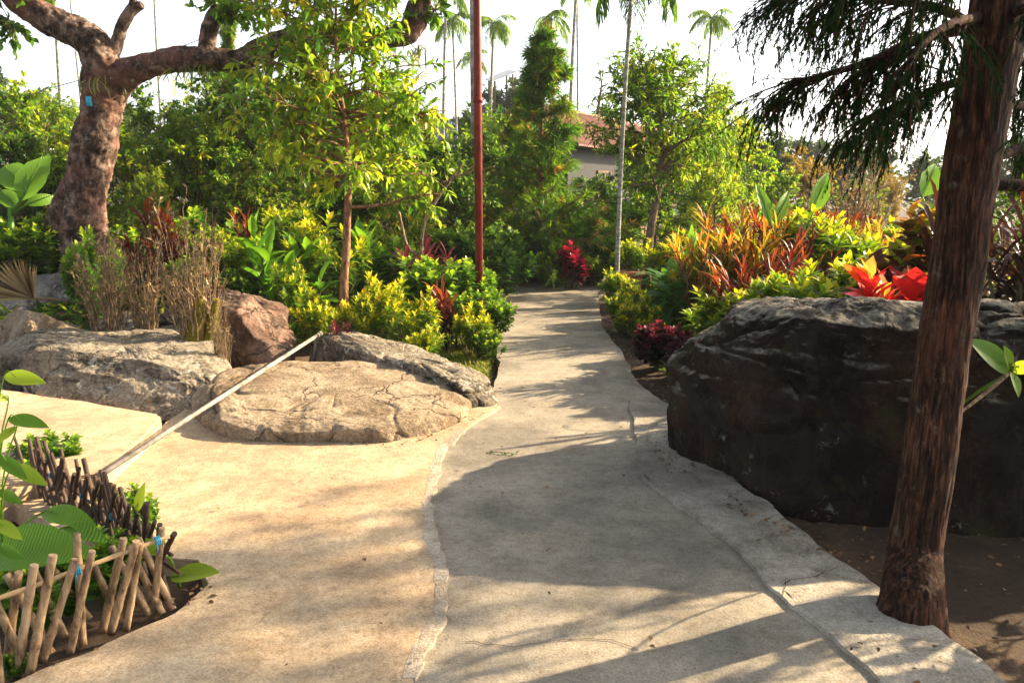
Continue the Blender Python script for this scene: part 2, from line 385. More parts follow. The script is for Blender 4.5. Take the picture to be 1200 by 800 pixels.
M['edge'] = concrete_mat('edge_concrete', (.21, .185, .155), (.31, .28, .235), (.42, .38, .32), stain=(.09, .072, .055), stain_amt=.8, bump=1.0)
M['lip'] = concrete_mat('pale_cement', (.34, .29, .23), (.42, .36, .285), (.50, .44, .36), stain_amt=.3, bump=1.0)
M['soil'] = concrete_mat('soil', (.045, .028, .018), (.075, .047, .03), (.12, .08, .05), stain=(.03, .02, .012), stain_amt=.6, bump=1.0)
M['soil_green'] = M['soil']

def simple_mat(name, col, rough=.6, metal=0.0, var=.25, scale=12):
    m, nt, out = new_mat(name)
    co = obj_coord(nt)
    n1 = noise(nt, scale, 6, .65, co)
    c = mix(nt, 1.0, tuple(col), ramp(nt, n1, [(.3, (1 - var,) * 3), (.7, (1 + var * .4,) * 3)]), 'MULTIPLY')
    p = N(nt, 'ShaderNodeBsdfPrincipled', Roughness=rough, Metallic=metal); nt.links.new(c, p.inputs['Base Color']); p.inputs['Specular IOR Level'].default_value = .12
    b = nt.nodes.new('ShaderNodeBump'); b.inputs['Strength'].default_value = .25; b.inputs['Distance'].default_value = 0.005
    nt.links.new(n1, b.inputs['Height']); nt.links.new(b.outputs[0], p.inputs['Normal'])
    nt.links.new(p.outputs[0], out.inputs[0]); return m
M['red_paint'] = bark_mat('red_paint', [(.10, .018, .015), (.19, .026, .022), (.25, .04, .032)], 6, 3, .15, rough=.5)
M['grey_metal'] = bark_mat('grey_metal', [(.12, .095, .075), (.22, .20, .17), (.31, .29, .26)], 8, 1.0, .2, rough=.55)
M['bamboo'] = bark_mat('bamboo', [(.10, .06, .033), (.28, .18, .10), (.44, .31, .18)], 9, 2.5, .3, rough=.6)
M['bamboo_dark'] = simple_mat('dark_bamboo', (.085, .055, .04), .7, var=.5)
M['bamboo_rail'] = simple_mat('bamboo_rail', (.50, .34, .18), .5, var=.3)
M['blue_tie'] = simple_mat('blue_tie', (.05, .35, .55), .4)
M['terracotta'] = simple_mat('terracotta', (.36, .15, .09), .8)
M['roof_rust'] = simple_mat('rusty_roof', (.26, .13, .10), .6, .2, .45, 3)
M['roof_grey'] = simple_mat('grey_roof', (.20, .22, .25), .6)
M['wall_pink'] = simple_mat('pink_wall', (.50, .36, .28), .85)
M['wall_dark'] = simple_mat('dark_wall', (.03, .03, .032), .7)
M['white'] = simple_mat('white_paint', (.72, .74, .76), .6)
M['glass'] = simple_mat('dark_glass', (.03, .035, .04), .15)
M['crack'] = simple_mat('crack', (.05, .035, .025), 1.0)
M['wire'] = simple_mat('wire', (.10, .10, .11), .6)
M['moss'] = simple_mat('moss', (.16, .13, .015), 1.0, var=.6, scale=30)

# ------------------------------------------------------------------ ground, path, aprons (the setting)
def ground():
    def axis(lo, hi, f0, f1, st):
        a = list(np.arange(f0, f1, st)); x, s = f1, st
        while x < hi: a.append(x); s *= 1.35; x += s
        a.append(hi); x, s = f0, st; b = []
        while x > lo: s *= 1.35; x -= s; b.append(max(x, lo))
        return np.array(sorted(set(b + a)))
    xs = axis(-240, 240, -7, 8, .12); ys = axis(-60, 380, 1.0, 18, .12)
    X, Y = np.meshgrid(xs, ys)
    Z = H(X, Y)
    for i in range(len(ys)):
        for j in range(len(xs)):
            x, y = X[i, j], Y[i, j]
            if abs(x) < 12 and 0 < y < 25:
                Z[i, j] += .05 * (mnoise.noise(Vector((x * 1.1, y * 1.1, 0)))) + .02 * mnoise.noise(Vector((x * 5, y * 5, 3))) - .03
    # keep the soil below the slabs of the path
    nx, ny = len(xs), len(ys)
    i = np.arange(ny - 1)[:, None] * nx; j = np.arange(nx - 1)[None]
    Fq = np.stack([i + j, i + j + 1, i + nx + j + 1, i + nx + j], -1).reshape(-1, 4)
    mb = MB(); mb.add(np.stack([X, Y, Z], -1).reshape(-1, 3), Fq)
    return tag(mb.build('ground', M['soil']), kind='structure')
ground()

def wiggle(pts, amp=.02, step=.06, seed=0.0, f=3.0):
    pts = [np.array(p, float)[:2] for p in pts]; out = []
    for a, b in zip(pts[:-1], pts[1:]):
        n = max(1, int(np.linalg.norm(b - a) / step))
        for k in range(n):
            p = a + (b - a) * k / n
            q = Vector((p[0] * f, p[1] * f, seed)); q2 = Vector((p[0] * f * 4, p[1] * f * 4, seed + 7))
            out.append(p + amp * np.array([mnoise.noise(q) + .4 * mnoise.noise(q2), mnoise.noise(q + Vector((9, 3, 1))) + .4 * mnoise.noise(q2 + Vector((4, 4, 4)))]))
    out.append(pts[-1]); return out
def cat(pts, n=6):                       # smooth curve through points
    P = [np.array(p, float)[:2] for p in pts]; P = [2 * P[0] - P[1]] + P + [2 * P[-1] - P[-2]]; o = []
    for i in range(1, len(P) - 2):
        for k in range(n):
            t = k / n
            o.append(.5 * ((2 * P[i]) + (-P[i - 1] + P[i + 1]) * t + (2 * P[i - 1] - 5 * P[i] + 4 * P[i + 1] - P[i + 2]) * t * t + (-P[i - 1] + 3 * P[i] - 3 * P[i + 1] + P[i + 2]) * t ** 3))
    o.append(P[-2]); return o
def slab(name, poly, ztop, zbot, mat, bev=.008):
    bm = bmesh.new()
    vs = [bm.verts.new((p[0], p[1], ztop)) for p in poly]
    f = bm.faces.new(vs); bmesh.ops.recalc_face_normals(bm, faces=[f])
    if f.normal.z < 0: f.normal_flip()
    r = bmesh.ops.extrude_face_region(bm, geom=[f])
    for v in [g for g in r['geom'] if isinstance(g, bmesh.types.BMVert)]: v.co.z = zbot
    bm.faces.ensure_lookup_table()
    top = max(bm.faces, key=lambda q: (len(q.verts) > 4) * q.calc_center_median().z)
    bmesh.ops.recalc_face_normals(bm, faces=bm.faces)
    if bev:
        te = [e for e in bm.edges if all(abs(v.co.z - ztop) < 1e-6 for v in e.verts)]
        try: bmesh.ops.bevel(bm, geom=te, offset=bev, segments=2, affect='EDGES')
        except Exception: pass
    bmesh.ops.triangulate(bm, faces=[q for q in bm.faces if len(q.verts) > 4])
    me = bpy.data.meshes.new(name); bm.to_mesh(me); bm.free(); me.materials.append(mat)
    o = bpy.data.objects.new(name, me); COL.objects.link(o)
    return tag(o, kind='structure')
gp = lambda L, z=0.0: [G(a, b, z)[:2] for a, b in L]
# path: left edge outwards, right edge back
left_edge = cat(gp([(400, 900), (417, 800), (450, 730), (454, 680), (440, 620), (440, 570), (485, 520), (560, 474), (584, 440), (581, 400), (578, 370), (572, 352)]) + [(-.62, 14.2), (-.3, 15.8), (1.0, 16.6), (4, 17.0), (9, 17.4)])
right_edge = cat([(9, 15.6), (4.5, 15.2), (2.4, 14.6)] + gp([(705, 345), (703, 362), (708, 385), (728, 412), (750, 450), (790, 478), (810, 510), (820, 560), (910, 600), (1010, 690), (1110, 790), (1200, 860), (1280, 960)]))
path_poly = wiggle([(-2.5, .4)] + [(-2.5, 1.2)] + left_edge[3:] + right_edge + [(2.2, .4)], .025)
slab('path', path_poly, 0.0, -.12, M['path'], .0)
# sandy concrete apron on the left, its ragged edge lies on the path
apron = gp([(480, 880), (487, 800), (500, 760), (521, 730), (525, 690), (523, 655), (508, 620), (503, 590), (512, 560), (520, 530), (545, 505), (586, 478)]) + gp([(560, 455), (420, 430), (330, 440), (230, 470), (120, 555), (20, 560), (10, 590), (100, 640), (190, 655), (232, 660), (246, 688), (205, 720), (110, 765), (35, 795), (-60, 830), (-200, 900)]) + [(-3.4, .9), (-1.6, .5)]
ap = wiggle(apron + [apron[0]], .022, .04, 2.0, 5)[:-1]
slab('apron', ap, .014, -.13, M['apron'], .004)
def strip(name, line, w0, w1, z, mat, seed):
    P = wiggle(line, .022, .03, 2.0, 5); L_, R_ = [], []
    for i, p in enumerate(P):
        q = P[min(i + 1, len(P) - 1)] - P[max(i - 1, 0)]; nn = np.array([-q[1], q[0]]); nn = nn / (np.linalg.norm(nn) + 1e-9)
        a = w0 * (.6 + .8 * abs(mnoise.noise(Vector((i * .15, seed, 0))))); b = w1 * (.3 + 1.6 * abs(mnoise.noise(Vector((i * .22, seed, 5)))))
        L_.append(p + nn * a); R_.append(p - nn * b)
    return slab(name, L_ + R_[::-1], z, -.05, mat, .0)
strip('cement_lip', gp([(487, 800), (500, 760), (521, 730), (525, 690), (523, 655), (508, 620), (503, 590), (512, 560), (520, 530), (545, 505)]), .06, .016, .0155, M['lip'], 3)
strip('cement_lip', gp([(738, 470), (745, 510), (752, 560), (790, 590), (850, 632), (905, 690), (960, 735), (1010, 780), (1060, 830)]), .02, .012, .0175, M['edge'], 6)
# raised concrete terrace beyond the fence
ter = gp([(120, 556), (160, 520), (190, 492), (188, 484), (100, 470), (0, 455), (-200, 430), (-420, 470), (-500, 600), (-60, 590), (40, 562)], .11)
slab('terrace', wiggle(ter + [ter[0]], .015, .05, 4)[:-1], .11, -.1, M['apron'], .02)
# broken cement edging strip on the right
edge = gp([(738, 470), (745, 510), (752, 560), (790, 590), (850, 632), (905, 690), (960, 735), (1010, 780), (1060, 830), (1130, 910)]) + gp([(1320, 905), (1168, 792), (1076, 722), (1008, 674), (925, 615), (900, 590), (870, 572), (850, 550), (840, 520), (815, 482)])
slab('kerb', wiggle(edge + [edge[0]], .03, .04, 8, 4)[:-1], .016, -.15, M['edge'], .006)

def ribbon(name, pxs, w, z, mat, seed=0):
    P = wiggle([G(a, b)[:2] for a, b in pxs], .02, .015, seed, 9)
    V, Fq = [], []
    for i, p in enumerate(P):
        q = P[min(i + 1, len(P) - 1)] - P[max(i - 1, 0)]; n = np.array([-q[1], q[0]]); n = n / (np.linalg.norm(n) + 1e-9)
        ww = w * (.35 + .9 * abs(mnoise.noise(Vector((i * .37, seed, 0))))) * min(1, (i + 1) / 4, (len(P) - i) / 4)
        V += [[*(p - n * ww), z], [*(p + n * ww), z]]
        if i: b = 2 * i; Fq.append([b - 2, b - 1, b + 1, b])
    mb = MB(); mb.add(V, Fq); return tag(mb.build(name, mat), kind='structure')
ribbon('ground_crack', [(540, 752), (600, 758), (660, 750), (715, 750), (745, 762)], .004, .0045, M['crack'], 1)
ribbon('ground_crack', [(650, 513), (700, 512), (735, 512)], .004, .0045, M['crack'], 2)
ribbon('ground_crack', [(914, 690), (925, 683), (955, 680), (985, 668)], .004, .0205, M['crack'], 3)
ribbon('ground_crack', [(925, 683), (915, 705)], .003, .0205, M['crack'], 4)
ribbon('ground_crack', [(585, 395), (640, 393), (700, 396)], .006, .0045, M['crack'], 5)

# ------------------------------------------------------------------ rocks
def rock(name, foot, h, mat, label, zb=-.08, tilt=(0, 0), n=4.0, amp=.05, seed=0, nt=160, nr=50, ridge=.0, center=None, world_h=None, fr=1.0, under=0.0, cuts=14, cutd=.6, strata=.0, rough=1.0):
    """boulder grown over its footprint; foot is a list of ground points"""
    P = [np.array(p, float)[:2] for p in foot]; c = np.mean(P, 0) if center is None else np.array(center)
    m = len(P); B = []
    for i in range(m):
        a, b, d, e = P[i - 1], P[i], P[(i + 1) % m], P[(i + 2) % m]
        for k in range(nt // m):
            t = k / (nt // m)
            B.append(.5 * (2 * b + (-a + d) * t + (2 * a - 5 * b + 4 * d - e) * t * t + (-a + 3 * b - 3 * d + e) * t ** 3))
    B = np.array(B); nt = len(B)
    V = []
    for r in range(nr + 1):
        s = r / nr                       # 0 centre .. 1 boundary, then down the side
        ph = s * math.pi / 2
        rad = math.sin(ph) ** (2 / n); zz = math.cos(ph) ** (2 / n) if s < 1 else 0
        for p in B:
            q = c + (p - c) * rad
            hh = h + tilt[0] * (q[0] - c[0]) + tilt[1] * (q[1] - c[1])
            if world_h: hh = world_h(q[0], q[1], hh)
            # undercut: the foot stands further in than the belly
            q = c + (q - c) * (1 - under * (1 - zz) ** 3)
            V.append([q[0], q[1], zb + (hh - zb) * zz])
    V = np.array(V)
    Fq = []
    for r in range(nr):
        for t in range(nt):
            t2 = (t + 1) % nt
            Fq.append([r * nt + t, (r + 1) * nt + t, (r + 1) * nt + t2, r * nt + t2])
    me = bpy.data.meshes.new(name)
    bm = bmesh.new()
    vs = [bm.verts.new(v) for v in V]
    for q in Fq: bm.faces.new([vs[k] for k in q])
    bmesh.ops.remove_doubles(bm, verts=bm.verts, dist=.0008)
    rr_ = np.random.default_rng(int(seed * 10) + 1)
    VV = np.array([v.co[:] for v in bm.verts]); cc = VV.mean(0); sc_ = VV.std(0) + 1e-6
    W = (VV - cc) / sc_
    for _ in range(cuts):
        dn = rr_.normal(0, 1, 3); dn[2] = abs(dn[2]) * .8; dn /= np.linalg.norm(dn)
        pr = W @ dn; lim = pr.max() - rr_.uniform(.10, .30) * cutd * (pr.max() - pr.min())
        ex = np.maximum(0, pr - lim); W -= ex[:, None] * dn[None] * .94
    VV = W * sc_ + cc
    for v, q in zip(bm.verts, VV): v.co = q
    bmesh.ops.recalc_face_normals(bm, faces=bm.faces)
    bm.normal_update()
    o3 = Vector((seed * 3.1, seed * 7.7, seed))
    for v in bm.verts:
        p = v.co.copy(); nn = v.normal
        q = p * fr + o3
        qs = Vector((q.x, q.y, q.z * 2.2))
        d = mnoise.noise(q * 1.1) * .8 + mnoise.noise(qs * 3.1) * .35
        a1 = 1 - 2 * abs(mnoise.noise(qs * 2.0 + Vector((3, 1, 2)))); a2 = 1 - 2 * abs(mnoise.noise(qs * 5.5)); a3 = 1 - 2 * abs(mnoise.noise(q * 13)); a4 = 1 - 2 * abs(mnoise.noise(q * 30))
        d += rough * (.30 * a1 + .24 * a2 * max(.2, a1) + .15 * a3 + .08 * a4 + .05 * mnoise.noise(q * 70))
        if strata: sf = (p.z * 5.5 + p.x * .5 + .8 * mnoise.noise(q * 1.5)) % 1.0; d += strata * (sf if sf < .8 else (1 - sf) * 4)
        F1, F2 = mnoise.voronoi(qs * 1.1 + Vector((mnoise.noise(q * 2), mnoise.noise(q * 2 + o3), 0)) * .5)[0][:2]
        d -= ridge * 1.3 * math.exp(-(F2 - F1) * 38)
        v.co = p + nn * amp * d
    for f in bm.faces: f.smooth = True
    bm.to_mesh(me); bm.free()
    me.materials.append(mat)
    o = bpy.data.objects.new(name, me); COL.objects.link(o)
    return tag(o, label, 'boulder')

# big dark boulder on the right
def big_h(x, y, h):
    h = h - .10 * sstep((1.55 - x) / .4) + .025 * math.sin(x * 5)
    return h - .06 * sstep((x - 2.2) / .8) - .13 * max(0, y - 4.1)
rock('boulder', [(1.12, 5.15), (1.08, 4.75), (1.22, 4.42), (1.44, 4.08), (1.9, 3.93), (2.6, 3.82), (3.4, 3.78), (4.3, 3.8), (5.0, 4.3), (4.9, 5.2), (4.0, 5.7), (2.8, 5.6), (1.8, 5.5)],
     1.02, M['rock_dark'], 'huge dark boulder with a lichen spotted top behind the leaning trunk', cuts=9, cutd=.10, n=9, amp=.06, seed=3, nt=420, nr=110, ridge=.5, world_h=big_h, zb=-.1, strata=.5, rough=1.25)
fz = lambda L, z=0.0: [G(a, b, z)[:2] for a, b in L]
rock('boulder', fz([(228, 488), (262, 512), (330, 520), (415, 520), (480, 518), (530, 498), (548, 478), (530, 458)]) + [(-.95, 6.75), (-1.6, 6.9), (-2.1, 6.7), (-2.45, 6.2)],
     .17, M['rock_tan'], 'broad flat tan boulder slab with hairline cracks beside the metal rail', n=12, cuts=16, cutd=.22, amp=.026, rough=1.5, seed=12, tilt=(-.04, .05), ridge=.8, nt=300, nr=80)
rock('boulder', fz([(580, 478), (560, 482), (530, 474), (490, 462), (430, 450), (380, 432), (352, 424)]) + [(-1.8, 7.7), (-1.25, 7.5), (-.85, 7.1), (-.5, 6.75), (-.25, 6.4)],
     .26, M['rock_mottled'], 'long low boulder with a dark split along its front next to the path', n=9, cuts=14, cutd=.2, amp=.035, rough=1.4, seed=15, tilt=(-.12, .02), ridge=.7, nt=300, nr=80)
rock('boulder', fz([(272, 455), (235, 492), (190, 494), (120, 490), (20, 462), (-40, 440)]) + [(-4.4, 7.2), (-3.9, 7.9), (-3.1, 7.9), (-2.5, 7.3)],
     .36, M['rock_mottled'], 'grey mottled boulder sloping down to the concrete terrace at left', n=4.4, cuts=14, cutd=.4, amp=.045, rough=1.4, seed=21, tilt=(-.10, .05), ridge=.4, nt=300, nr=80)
rock('boulder', fz([(345, 425), (325, 438), (285, 440), (215, 425), (185, 400)]) + [(-3.6, 8.2), (-2.9, 8.7), (-2.4, 8.3), (-2.2, 7.7)],
     .74, M['rock_red'], 'chunky red-brown boulder behind the rail end', n=5.5, amp=.05, cuts=18, rough=1.3, seed=27, ridge=.4, nt=240, nr=70)
b0 = base(45, 9.2)
rock('boulder', [(b0[0] + math.cos(a) * 1.05, b0[1] + math.sin(a) * .7) for a in np.arange(0, 6.2, .63)],
     at(45, 312, 9.2)[2], M['rock_grey'], 'smooth grey boulder under the dry palm frond at the old tree foot', n=2.6, amp=.05, seed=31)
rock('boulder', [(-4.9, 7.4), (-4.5, 7.1), (-4.15, 7.15), (-4.0, 7.6), (-4.3, 8.0), (-4.9, 8.1), (-5.3, 7.8)], .62, M['rock_tan'],
     'pale sandy boulder cut by the left picture edge', n=3, amp=.04, seed=35)
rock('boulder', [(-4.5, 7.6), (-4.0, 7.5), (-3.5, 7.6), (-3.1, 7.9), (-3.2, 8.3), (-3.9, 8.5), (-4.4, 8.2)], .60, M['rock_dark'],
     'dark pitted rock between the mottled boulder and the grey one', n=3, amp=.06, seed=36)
rock('rock', [(-.55, 13.8), (-.2, 13.5), (.15, 13.6), (.2, 14.0), (-.1, 14.3), (-.6, 14.2)], .16, M['rock_grey'],
     'small low grey rock where the path meets the shaded hedge', n=2.5, amp=.03, seed=41, nt=80, nr=24)

# ------------------------------------------------------------------ plant builders
def polyl(start, d, L, k, bend=.25, grav=0.0, jit=.1):
    """N polylines with k points"""
    start = np.asarray(start, float); n = len(start); d = unit(np.asarray(d, float))
    L = np.broadcast_to(np.asarray(L, float), (n,))
    P = np.zeros((n, k, 3)); P[:, 0] = start
    drift = rng.normal(0, bend, (n, 3)) / k
    for i in range(1, k):
        d = unit(d + drift + rng.normal(0, jit, (n, 3)) + np.array([0, 0, grav / k]))
        P[:, i] = P[:, i - 1] + d * (L / (k - 1))[:, None]
    return P
def along(P, u):
    """points and directions at fraction u (n,m) of polylines P (n,k,3)"""
    k = P.shape[1]; f = u * (k - 1) * .9999; i = f.astype(int); t = (f - i)[..., None]
    r = np.arange(len(P))[:, None]
    A, B = P[r, i], P[r, i + 1]
    return A + (B - A) * t, unit(B - A)
def rand_dir(n):
    return unit(rng.normal(0, 1, (n, 3)))

def tree_mesh(hgt, spread, trunk_r=.08, lean=(0, 0), u0=.3, nb=40, nt=10, nl=10, leaf=.12, tmpl=T_SM, mats=('bark', 'green'),
              up=.45, profile='round', trunk_wob=.12, grav=0.0, droop=.2, tw=.35, keep=.9, base_z=0.0, tone_rng=(0.1, .9), trunk=None):
    k = 10
    if trunk is None:
        z = np.linspace(0, hgt * .93, k)
        T = np.stack([lean[0] * (z / hgt) + trunk_wob * np.cumsum(rng.normal(0, .35, k)) * z / hgt, lean[1] * (z / hgt) + trunk_wob * np.cumsum(rng.normal(0, .35, k)) * z / hgt, z], 1)
    else: T = np.array(trunk, float); k = len(T)
    mt, mc = MB(), MB()
    tr = trunk_r * (1 - .88 * np.linspace(0, 1, k) ** 1.1); tr[0] *= 1.35
    mt.tubes(T, tr, 10)
    u = np.sort(u0 + (1 - u0) * rng.random(nb) ** (1.7 if profile == 'cone' else .85))[None]
    S, TD = along(T[None], u); S, TD = S[0], TD[0]; u = u[0]
    w = (u - u0) / (1 - u0)
    if profile == 'round': ln = spread * (.35 + .75 * np.sin(np.pi * np.clip(.12 + .8 * w, 0, 1)))
    elif profile == 'cone': ln = spread * (1.0 - .88 * w ** .8)
    elif profile == 'umbrella': ln = spread * (.4 + .7 * w)
    else: ln = spread * np.ones(nb)
    ln *= rng.uniform(.6, 1.15, nb)
    az = np.arange(nb) * 2.399 + rng.normal(0, .4, nb)
    el = up + .35 * w + rng.normal(0, .18, nb)
    D = np.stack([np.cos(az) * np.cos(el), np.sin(az) * np.cos(el), np.sin(el)], 1)
    Bp = polyl(S, D, ln, 6, .35, grav, .08)
    br = np.interp(u, np.linspace(0, 1, k), tr)[:, None] * .45 * np.linspace(1, .15, 6)[None] + .003
    mt.tubes(Bp, br, 5)
    v = .22 + .78 * rng.random((nb, nt))
    TS, TDd = along(Bp, v)
    keepm = rng.random(TS.shape[:2]) < keep
    TS, TDd = TS[keepm], TDd[keepm]
    tdir = unit(TDd * .7 + rand_dir(len(TS)) * .8 + np.array([0, 0, .15]))
    tl = tw * rng.uniform(.5, 1.2, len(TS)) * spread
    if profile == 'cone':
        lf = (.22 + .78 * np.repeat(ln[:, None], nt, 1) / ln.max())[keepm]; tl = tl * lf
    Tp = polyl(TS, tdir, tl, 4, .4, -droop * 2, .1)
    mc.tubes(Tp, np.broadcast_to(np.array([.006, .005, .0035, .002]) * (1 + trunk_r * 6), (len(Tp), 4)), 3, mat=0, cap=False)
    lv = .12 + .88 * rng.random((len(Tp), nl))
    LS, LD = along(Tp, lv); LS, LD = LS.reshape(-1, 3), LD.reshape(-1, 3)
    ldir = unit(LD * .6 + rand_dir(len(LS)) * .75 + np.array([0, 0, -.25 * (droop > .1)]))
    tone = np.repeat(rng.uniform(*tone_rng, len(Tp)), nl)
    mc.leaves(LS, ldir, leaf * rng.uniform(.6, 1.2, len(LS)), tmpl, tone, roll=.45, mat=1)
    return mt.mesh('trunk'), mc.mesh('crown')

class Kind:
    """a kind of plant: a few built variants, placed as copies"""
    def __init__(s, name, cat, group, variants, mats, part_names):
        s.name, s.cat, s.group, s.protos, s.k = name, cat, group, [], 0
        s.mats, s.parts = mats, part_names
        s.variants = variants = [(ms, max(max(v.co.z for v in me.vertices) for me in ms)) for ms, _ in variants]
        for meshes, hgt in variants:
            for me, ml in zip(meshes, mats):
                for m in ml: me.materials.append(m)
    def place(s, px, Y, ytop, label, rz=None, wide=1.0, v=None, z=None, group=None, hgt=None, name=None):
        meshes, h0 = s.variants[s.k % len(s.variants) if v is None else v]; s.k += 1
        b = base(px, Y, z)
        h = (at(px, ytop, Y)[2] - b[2]) if hgt is None else hgt
        sc = h / h0
        t = empty(name or s.name, b, rng.uniform(0, 6.28) if rz is None else rz, (sc * wide, sc * wide, sc))
        tag(t, label, s.cat, group or s.group)
        for nm, me in zip(s.parts, meshes):
            o = bpy.data.objects.new(nm, me); COL.objects.link(o); o.parent = t
        return t

def shrub_variant(n_stems=26, spread=.5, h=1.0, leaf=.09, tmpl=T_OVAL, per=14, rosette=.16, leafw=1.0, topt=1.0, low=0.0, sub=2, side=0, dome=.35, lift=.9, stemr=.006, solid=.4):
    """many stems from one root, a whorl of leaves at every tip; tone runs from old (low) to new (top) leaves"""
    ms, mf = MB(), MB()
    az = rng.uniform(0, 6.28, n_stems); rr = np.sqrt(rng.random(n_stems)) * spread
    tipz = h * (1 - dome * (rr / spread) ** 2) * rng.uniform(.45 + .35 * (1 - solid), 1.0, n_stems)
    tip = np.stack([np.cos(az) * rr, np.sin(az) * rr, tipz], 1)
    st = tip * np.array([.18, .18, 0]) + np.array([0, 0, -.03])
    t = np.linspace(0, 1, 6)[None, :, None]
    ctrl = st + (tip - st) * np.array([.75, .75, .45])
    P = (1 - t) ** 2 * st[:, None] + 2 * t * (1 - t) * ctrl[:, None] + t * t * tip[:, None] + rng.normal(0, .012, (n_stems, 6, 3)) * h
    ms.tubes(P, np.broadcast_to(stemr * h * np.linspace(1.5, .5, 6), (n_stems, 6)), 4, cap=False)
    # sub-tips
    tips = [tip]; dirs = [unit(P[:, -1] - P[:, -2])]
    for _ in range(sub):
        u = rng.uniform(.45, .85, (n_stems, 1)); S, D = along(P, u); S, D = S[:, 0], D[:, 0]
        d = unit(D + rand_dir(n_stems) * .8 + np.array([0, 0, .3])); L = rng.uniform(.12, .3, n_stems) * h
        Q = polyl(S, d, L, 3, .1, .6, .05)
        ms.tubes(Q, np.broadcast_to(stemr * h * np.array([.8, .6, .4]), (n_stems, 3)), 3, cap=False)
        tips.append(Q[:, -1]); dirs.append(unit(Q[:, -1] - Q[:, -2]))
    tip = np.concatenate(tips); D = np.concatenate(dirs); n = len(tip)
    a = (np.arange(per) * 2.399)[None] + rng.uniform(0, 6.28, (n, 1))
    f = (np.arange(per) / (per - 1))[None] + np.zeros((n, 1))        # 0 top .. 1 bottom of whorl
    el = (1.25 - 1.25 * f ** .8 * lift) + rng.normal(0, .12, (n, per))
    X = unit(np.cross(D, np.array([.3, .2, .9]) + np.zeros_like(D))); Yv = np.cross(D, X)
    ld = (X[:, None] * np.cos(a)[..., None] + Yv[:, None] * np.sin(a)[..., None]) * np.cos(el)[..., None] + D[:, None] * np.sin(el)[..., None]
    pos = tip[:, None] - D[:, None] * (f * rosette * h)[..., None]
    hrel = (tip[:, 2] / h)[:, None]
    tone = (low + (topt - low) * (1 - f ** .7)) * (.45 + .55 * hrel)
    mf.leaves(pos.reshape(-1, 3), ld.reshape(-1, 3), (leaf * h * rng.uniform(.65, 1.15, (n, per)) * (.6 + .4 * np.minimum(1, f * 3))).ravel(), tmpl, tone.ravel(), leafw, roll=.15)
    if side:                                                          # leaves up the stems
        u = rng.uniform(.2, .95, (n_stems, side)); S, Dd = along(P, u); S = S.reshape(-1, 3)
        d = unit(rand_dir(len(S)) * np.array([1, 1, .4]) + np.array([0, 0, .1]))
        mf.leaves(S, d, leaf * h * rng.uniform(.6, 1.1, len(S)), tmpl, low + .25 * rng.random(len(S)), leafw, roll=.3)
    return (ms.mesh('stems'), mf.mesh('foliage')), h

def spiky_variant(n_stems=7, h=1.0, spread=.35, leaf=.38, per=26, tmpls=(T_STRAP, T_STRAP2), width=1.0, low=.0, top=1.0, rosette=.35, multi=1):
    ms, mf = MB(), MB()
    az = rng.uniform(0, 6.28, n_stems); rr = rng.uniform(.2, 1, n_stems) * spread
    tip = np.stack([np.cos(az) * rr, np.sin(az) * rr, h * rng.uniform(.35, .85, n_stems)], 1); tip[0, 2] = h * .82
    st = tip * np.array([.25, .25, 0]) + np.array([0, 0, -.03])
    P = st[:, None] + (tip - st)[:, None] * np.linspace(0, 1, 6)[None, :, None] + rng.normal(0, .015, (n_stems, 6, 3)) * h
    ms.tubes(P, np.broadcast_to(.010 * h * np.linspace(1.2, .8, 6), (n_stems, 6)), 5, cap=False)
    D = unit(P[:, -1] - P[:, -3]); n = n_stems
    a = (np.arange(per) * 2.399)[None] + rng.uniform(0, 6.28, (n, 1)); f = (np.arange(per) / (per - 1))[None] + np.zeros((n, 1))
    el = 1.35 - 1.25 * f + rng.normal(0, .12, (n, per))
    X = unit(np.cross(D, np.array([1, .2, .1]) + np.zeros_like(D))); Yv = np.cross(D, X)
    ld = (X[:, None] * np.cos(a)[..., None] + Yv[:, None] * np.sin(a)[..., None]) * np.cos(el)[..., None] + D[:, None] * np.sin(el)[..., None]
    pos = (tip[:, None] - D[:, None] * (f * rosette * h)[..., None]).reshape(-1, 3); ld = ld.reshape(-1, 3)
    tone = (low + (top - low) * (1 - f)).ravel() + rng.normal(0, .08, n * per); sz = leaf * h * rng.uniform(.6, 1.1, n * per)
    sel = rng.integers(0, len(tmpls), n * per)
    for i, t in enumerate(tmpls):
        q = sel == i; mf.leaves(pos[q], ld[q], sz[q], t, tone[q], width, roll=.1)
    return (ms.mesh('stems'), mf.mesh('foliage')), h

